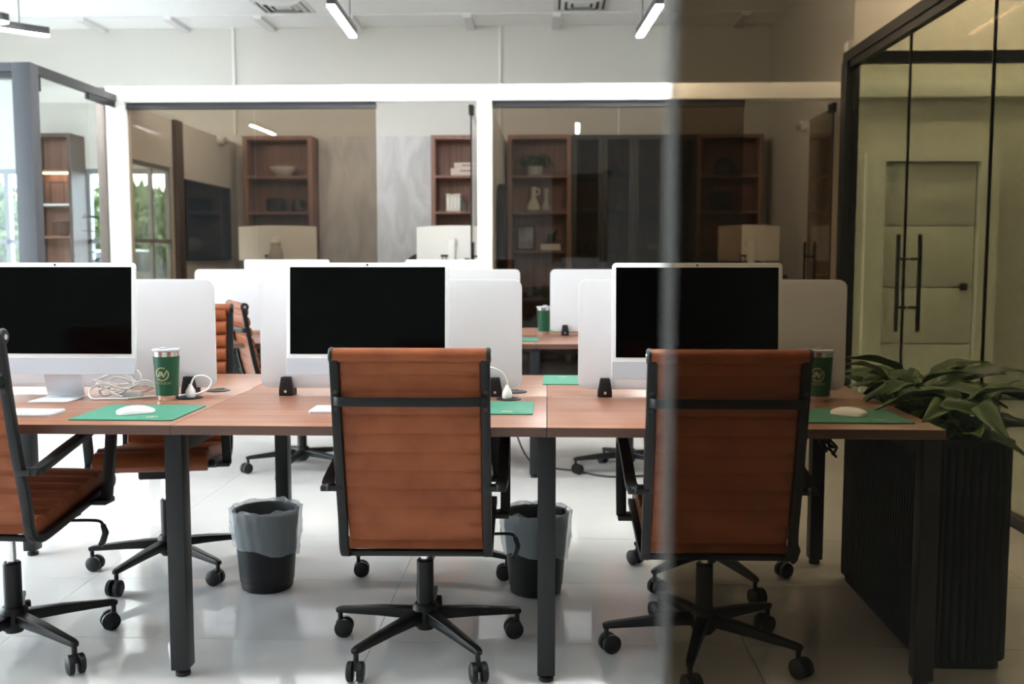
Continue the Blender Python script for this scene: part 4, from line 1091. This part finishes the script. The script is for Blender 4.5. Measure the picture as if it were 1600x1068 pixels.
# black chair whose head shows in the doorway gap
t = thing('black_office_chair', 'black office chair, only its rounded back top shows in the doorway gap', 'chair', (-1.30, 10.75, 0))
vs = []
MB().prism(rrect(0.46, 0.60, 0.20, 8), -0.03, 0.03).xf(Matrix.Translation((0, -0.2, 0.98)) @ Matrix.Rotation(PI/2, 4, 'X')).build('backrest', 'black_plastic', t, bevel=0.01)
B(-0.24, 0.24, -0.16, 0.30, 0.46, 0.54).build('seat', 'black_plastic', t, bevel=0.02); B(-0.03, 0.03, -0.22, -0.12, 0.46, 0.75).build('spine', 'black_plastic', t)
MB().lathe([(0.028, 0.09), (0.028, 0.46)], 14, (0, 0.05)).build('column', 'black_metal', t)
for k in range(5):
    a = 2*PI*k/5; lg = MB().bar([(0, 0.05, 0.11), (0.3*math.cos(a), 0.05 + 0.3*math.sin(a), 0.075)], (-math.sin(a), math.cos(a), 0), 0.03, 0.025).build('base_leg', 'black_metal', t)
    MB().tube([(0.3*math.cos(a) - 0.02, 0.05 + 0.3*math.sin(a), 0.038), (0.3*math.cos(a) + 0.02, 0.05 + 0.3*math.sin(a), 0.038)], 0.03, 12).build('caster', 'black_plastic', lg)

# dark upright panel by the partition
pts = [(9.70, 0.008), (10.30, 0.008), (10.30, 1.70), (10.22, 1.84), (10.08, 1.93), (9.94, 1.96), (9.82, 1.93), (9.74, 1.82), (9.70, 1.66)]
m = MB(); n_ = len(pts)
m.add([(-0.485, y, z_) for y, z_ in pts] + [(-0.405, y, z_) for y, z_ in pts], [tuple(range(n_)), tuple(range(n_, 2*n_))[::-1]] + [(i, n_+i, n_+(i+1) % n_, (i+1) % n_) for i in range(n_)])
tag(m.build('upright_panel', 'black_plastic', bevel=0.006), 'tall narrow black upright panel with a curved top, right of the white column', 'panel')
# security cameras and sensor
def dome(label, x, y, z_, s):
    t = thing('security_camera', label, 'security camera', (x, y, z_), 0)
    MB().tube([(0, 0, 0), (s*0.03, 0, 0)], 0.055, 18).build('base', 'white_plastic', t, smooth=True)
    MB().tube([(s*0.03, 0, 0), (s*0.05, 0, -0.005), (s*0.08, -0.01, -0.01)], [0.05, 0.058, 0.05], 18).build('housing', 'white_plastic', t, smooth=True)
    MB().tube([(s*0.08, -0.01, -0.012), (s*0.10, -0.012, -0.014), (s*0.112, -0.014, -0.016)], [0.042, 0.03, 0.005], 16).build('dome', 'ceramic_grey', t, smooth=True)
dome('white dome security camera on the side wall near the open door', 2.60, 10.25, 2.55, -1)
dome('faint white dome camera high on the television wall', -3.745, 11.35, 2.56, 1)
tag(B(2.125, 2.185, 7.30, 7.40, 2.70, 2.77).build('motion_sensor', 'white_plastic', bevel=0.015), 'small white sensor on top of the black frame corner', 'sensor')

# ------------------------------------------------------------------ left glass room contents
t = thing('display_shelving', 'lit walnut display shelving in the far left glass room', 'shelving')
B(-6.05, -5.63, 11.90, 11.99, 0.01, 2.68).build('back_panel', 'case_wood', t)
B(-6.09, -6.05, 11.62, 11.99, 0.01, 2.68).build('side_panel', 'post_wood', t); B(-5.63, -5.59, 11.62, 11.99, 0.01, 2.68).build('side_panel', 'post_wood', t)
B(-6.05, -5.63, 11.62, 11.99, 2.64, 2.68).build('top_panel', 'post_wood', t)
for z_ in (1.48, 1.86, 2.26): B(-6.05, -5.63, 11.64, 11.90, z_ - 0.02, z_).build('shelf', 'ceramic_white' if z_ == 1.86 else 'case_wood', t)
B(-6.02, -5.70, 11.80, 11.84, 2.225, 2.239).build('light_strip', 'shelf_light_glow', t)
t = thing('wire_basket', 'dark wire lantern basket on the lit walnut shelving', 'basket', (-5.80, 11.76, 1.48))
for k in range(10):
    a = 2*PI*k/10
    MB().tube(spline([(0.06*math.cos(a), 0.06*math.sin(a), 0.006), (0.095*math.cos(a), 0.095*math.sin(a), 0.07), (0.085*math.cos(a), 0.085*math.sin(a), 0.17)], 4), 0.004, 6).build('wire', 'wire_dark', t)
for r_, z_ in ((0.06, 0.006), (0.085, 0.17)):
    MB().tube([(r_*math.cos(2*PI*k/20), r_*math.sin(2*PI*k/20), z_) for k in range(21)], 0.005, 6).build('ring', 'wire_dark', t)
t = thing('cube_ornament', 'thin wire cube ornament hanging round the middle walnut shelf', 'ornament', (-5.83, 11.75, 1.862))
for x in (-0.12, 0.12):
    for y in (-0.08, 0.08): B(x-0.004, x+0.004, y-0.004, y+0.004, 0, 0.26).build('wire', 'wire_dark', t)
for z_ in (0.0, 0.252):
    for y in (-0.08, 0.08): B(-0.12, 0.12, y-0.004, y+0.004, z_, z_+0.008).build('wire', 'wire_dark', t)
random.seed(21)
t = thing('rubber_plant', 'dark leafy potted plant in the far left glass room', 'plant', (-4.72, 10.6, 0))
MB().lathe([(0.14, 0), (0.15, 0.02), (0.19, 0.40), (0.18, 0.42), (0.165, 0.40), (0.16, 0.36)], 24).build('pot', 'terracotta', t, smooth=True)
MB().tube(spline([(0, 0, 0.36), (0.02, 0.01, 0.8), (-0.01, 0.02, 1.2), (0.02, 0, 1.55)], 5), 0.012, 8).build('stem', 'bark', t)
lp = leaf_mesh('leaf', 0.26, 0.065, 0.25, 0.10, 'leaf_dark'); first = True
for k in range(34):
    z_ = random.uniform(0.75, 1.6)
    o = lp if first else lp.copy()
    if not first: COL.objects.link(o)
    first = False; o.parent = t; az = k * 2.4; o.location = (0.01, 0.01, z_); o.rotation_euler = (random.uniform(-0.3, 0.9), random.uniform(-0.3, 0.3), az)

# ------------------------------------------------------------------ outdoors
struct(B(-60, 40, -40, 80, -0.5, -0.13).build('ground', 'asphalt'))
def tree(label, x, y, H, rad, seed):
    random.seed(seed)
    t = thing('tree', label, 'tree', (x, y, -0.13), 0, 'trees outside the windows')
    MB().tube(spline([(0, 0, 0), (0.1, 0.05, H*0.3), (0, 0.1, H*0.6), (0.1, 0, H*0.85)], 4), [0.16]*5 + [0.12]*4 + [0.05]*4, 8).build('trunk', 'bark', t)
    vs = []; fs = []
    for k in range(5200):
        u = random.gauss(0, 1), random.gauss(0, 1), random.gauss(0, 1); L = math.sqrt(sum(q*q for q in u)) or 1
        r_ = rad * random.uniform(0.1, 1.0) ** 0.5
        c_ = Vector((u[0]/L*r_, u[1]/L*r_, H*0.58 + u[2]/L*r_*(H*0.46/rad)))
        c_ += Vector((math.sin(c_.z*3 + seed)*0.2, math.cos(c_.x*4)*0.15, 0))
        e = Euler((random.uniform(0, 6), random.uniform(0, 6), random.uniform(0, 6))).to_matrix(); s_ = random.uniform(0.07, 0.14); b0 = len(vs)
        vs += [tuple(c_ + e @ Vector(p) * s_) for p in ((-1, 0, 0), (0, -0.5, 0), (1, 0, 0), (0, 0.5, 0))]; fs.append((b0, b0+1, b0+2, b0+3))
    f = MB().add(vs, fs).build('foliage', 'tree_leaf', t); f['kind'] = 'stuff'
tree('green tree outside, seen through the inner window left of the television', -8.7, 20.5, 2.8, 1.75, 1)
tree('green tree outside at the far left edge, behind the grey post', -12.8, 22.0, 3.2, 1.8, 2)
tree('farther green tree outside, behind the far left tree', -16.5, 27.5, 3.4, 2.0, 3)
tree('farther green tree outside, behind the tree by the parked car', -11.0, 29.0, 3.3, 2.2, 6)
t = thing('parked_car', 'pale blue parked car outside, glimpsed through the inner window', 'car', (-7.6, 17.6, -0.13), R(12))
m = MB(); secs = [(-2.1, 0.55, 0.80, 0.35), (-1.9, 0.82, 0.88, 0.25), (-1.0, 0.88, 0.95, 0.22), (1.2, 0.88, 0.95, 0.22), (1.9, 0.82, 0.90, 0.25), (2.15, 0.6, 0.75, 0.35)]
vs = []; fs = []
for x, hw, zt, zb in secs: vs += [(x, -hw, zb), (x, -hw*1.02, (zb+zt)/2), (x, -hw*0.9, zt), (x, hw*0.9, zt), (x, hw*1.02, (zb+zt)/2), (x, hw, zb)]
for i in range(len(secs)-1):
    for j in range(6): fs.append((6*i+j, 6*i+(j+1) % 6, 6*(i+1)+(j+1) % 6, 6*(i+1)+j))
fs += [tuple(range(6)), tuple(6*(len(secs)-1)+j for j in range(6))[::-1]]
m.add(vs, fs).build('body', 'car_paint', t, bevel=0.03)
cab = [(-1.7, 0.90, 0.72), (-0.9, 1.42, 0.58), (0.4, 1.45, 0.60), (1.15, 0.93, 0.76)]
vs = []; 
for x, z_, hw in cab: vs += [(x, -hw, z_), (x, hw, z_)]
vs += [(-1.7, -0.76, 0.88), (-1.7, 0.76, 0.88), (1.15, -0.78, 0.9), (1.15, 0.78, 0.9)]
MB().add(vs, [(0,1,3,2),(4,5,7,6),(0,2,4,6,10,8),(1,9,11,7,5,3)]).build('windows', 'car_glass', t)
MB().add([(-0.95, -0.58, 1.425), (0.45, -0.60, 1.455), (0.45, 0.60, 1.455), (-0.95, 0.58, 1.425), (-0.9, -0.56, 1.47), (0.4, -0.58, 1.49), (0.4, 0.58, 1.49), (-0.9, 0.56, 1.47)], [(0,3,2,1),(4,5,6,7),(0,1,5,4),(1,2,6,5),(2,3,7,6),(3,0,4,7)]).build('roof', 'car_paint', t, bevel=0.02)
for x in (-1.35, 1.35):
    for y in (-0.8, 0.8):
        wh = MB().tube([(x, y - 0.1, 0.33), (x, y + 0.1, 0.33)], 0.33, 20).build('wheel', 'black_rubber', t, smooth=True)
        MB().tube([(x, y - 0.105, 0.33), (x, y + 0.105, 0.33)], 0.19, 16).build('hubcap', 'silver', wh, smooth=True)
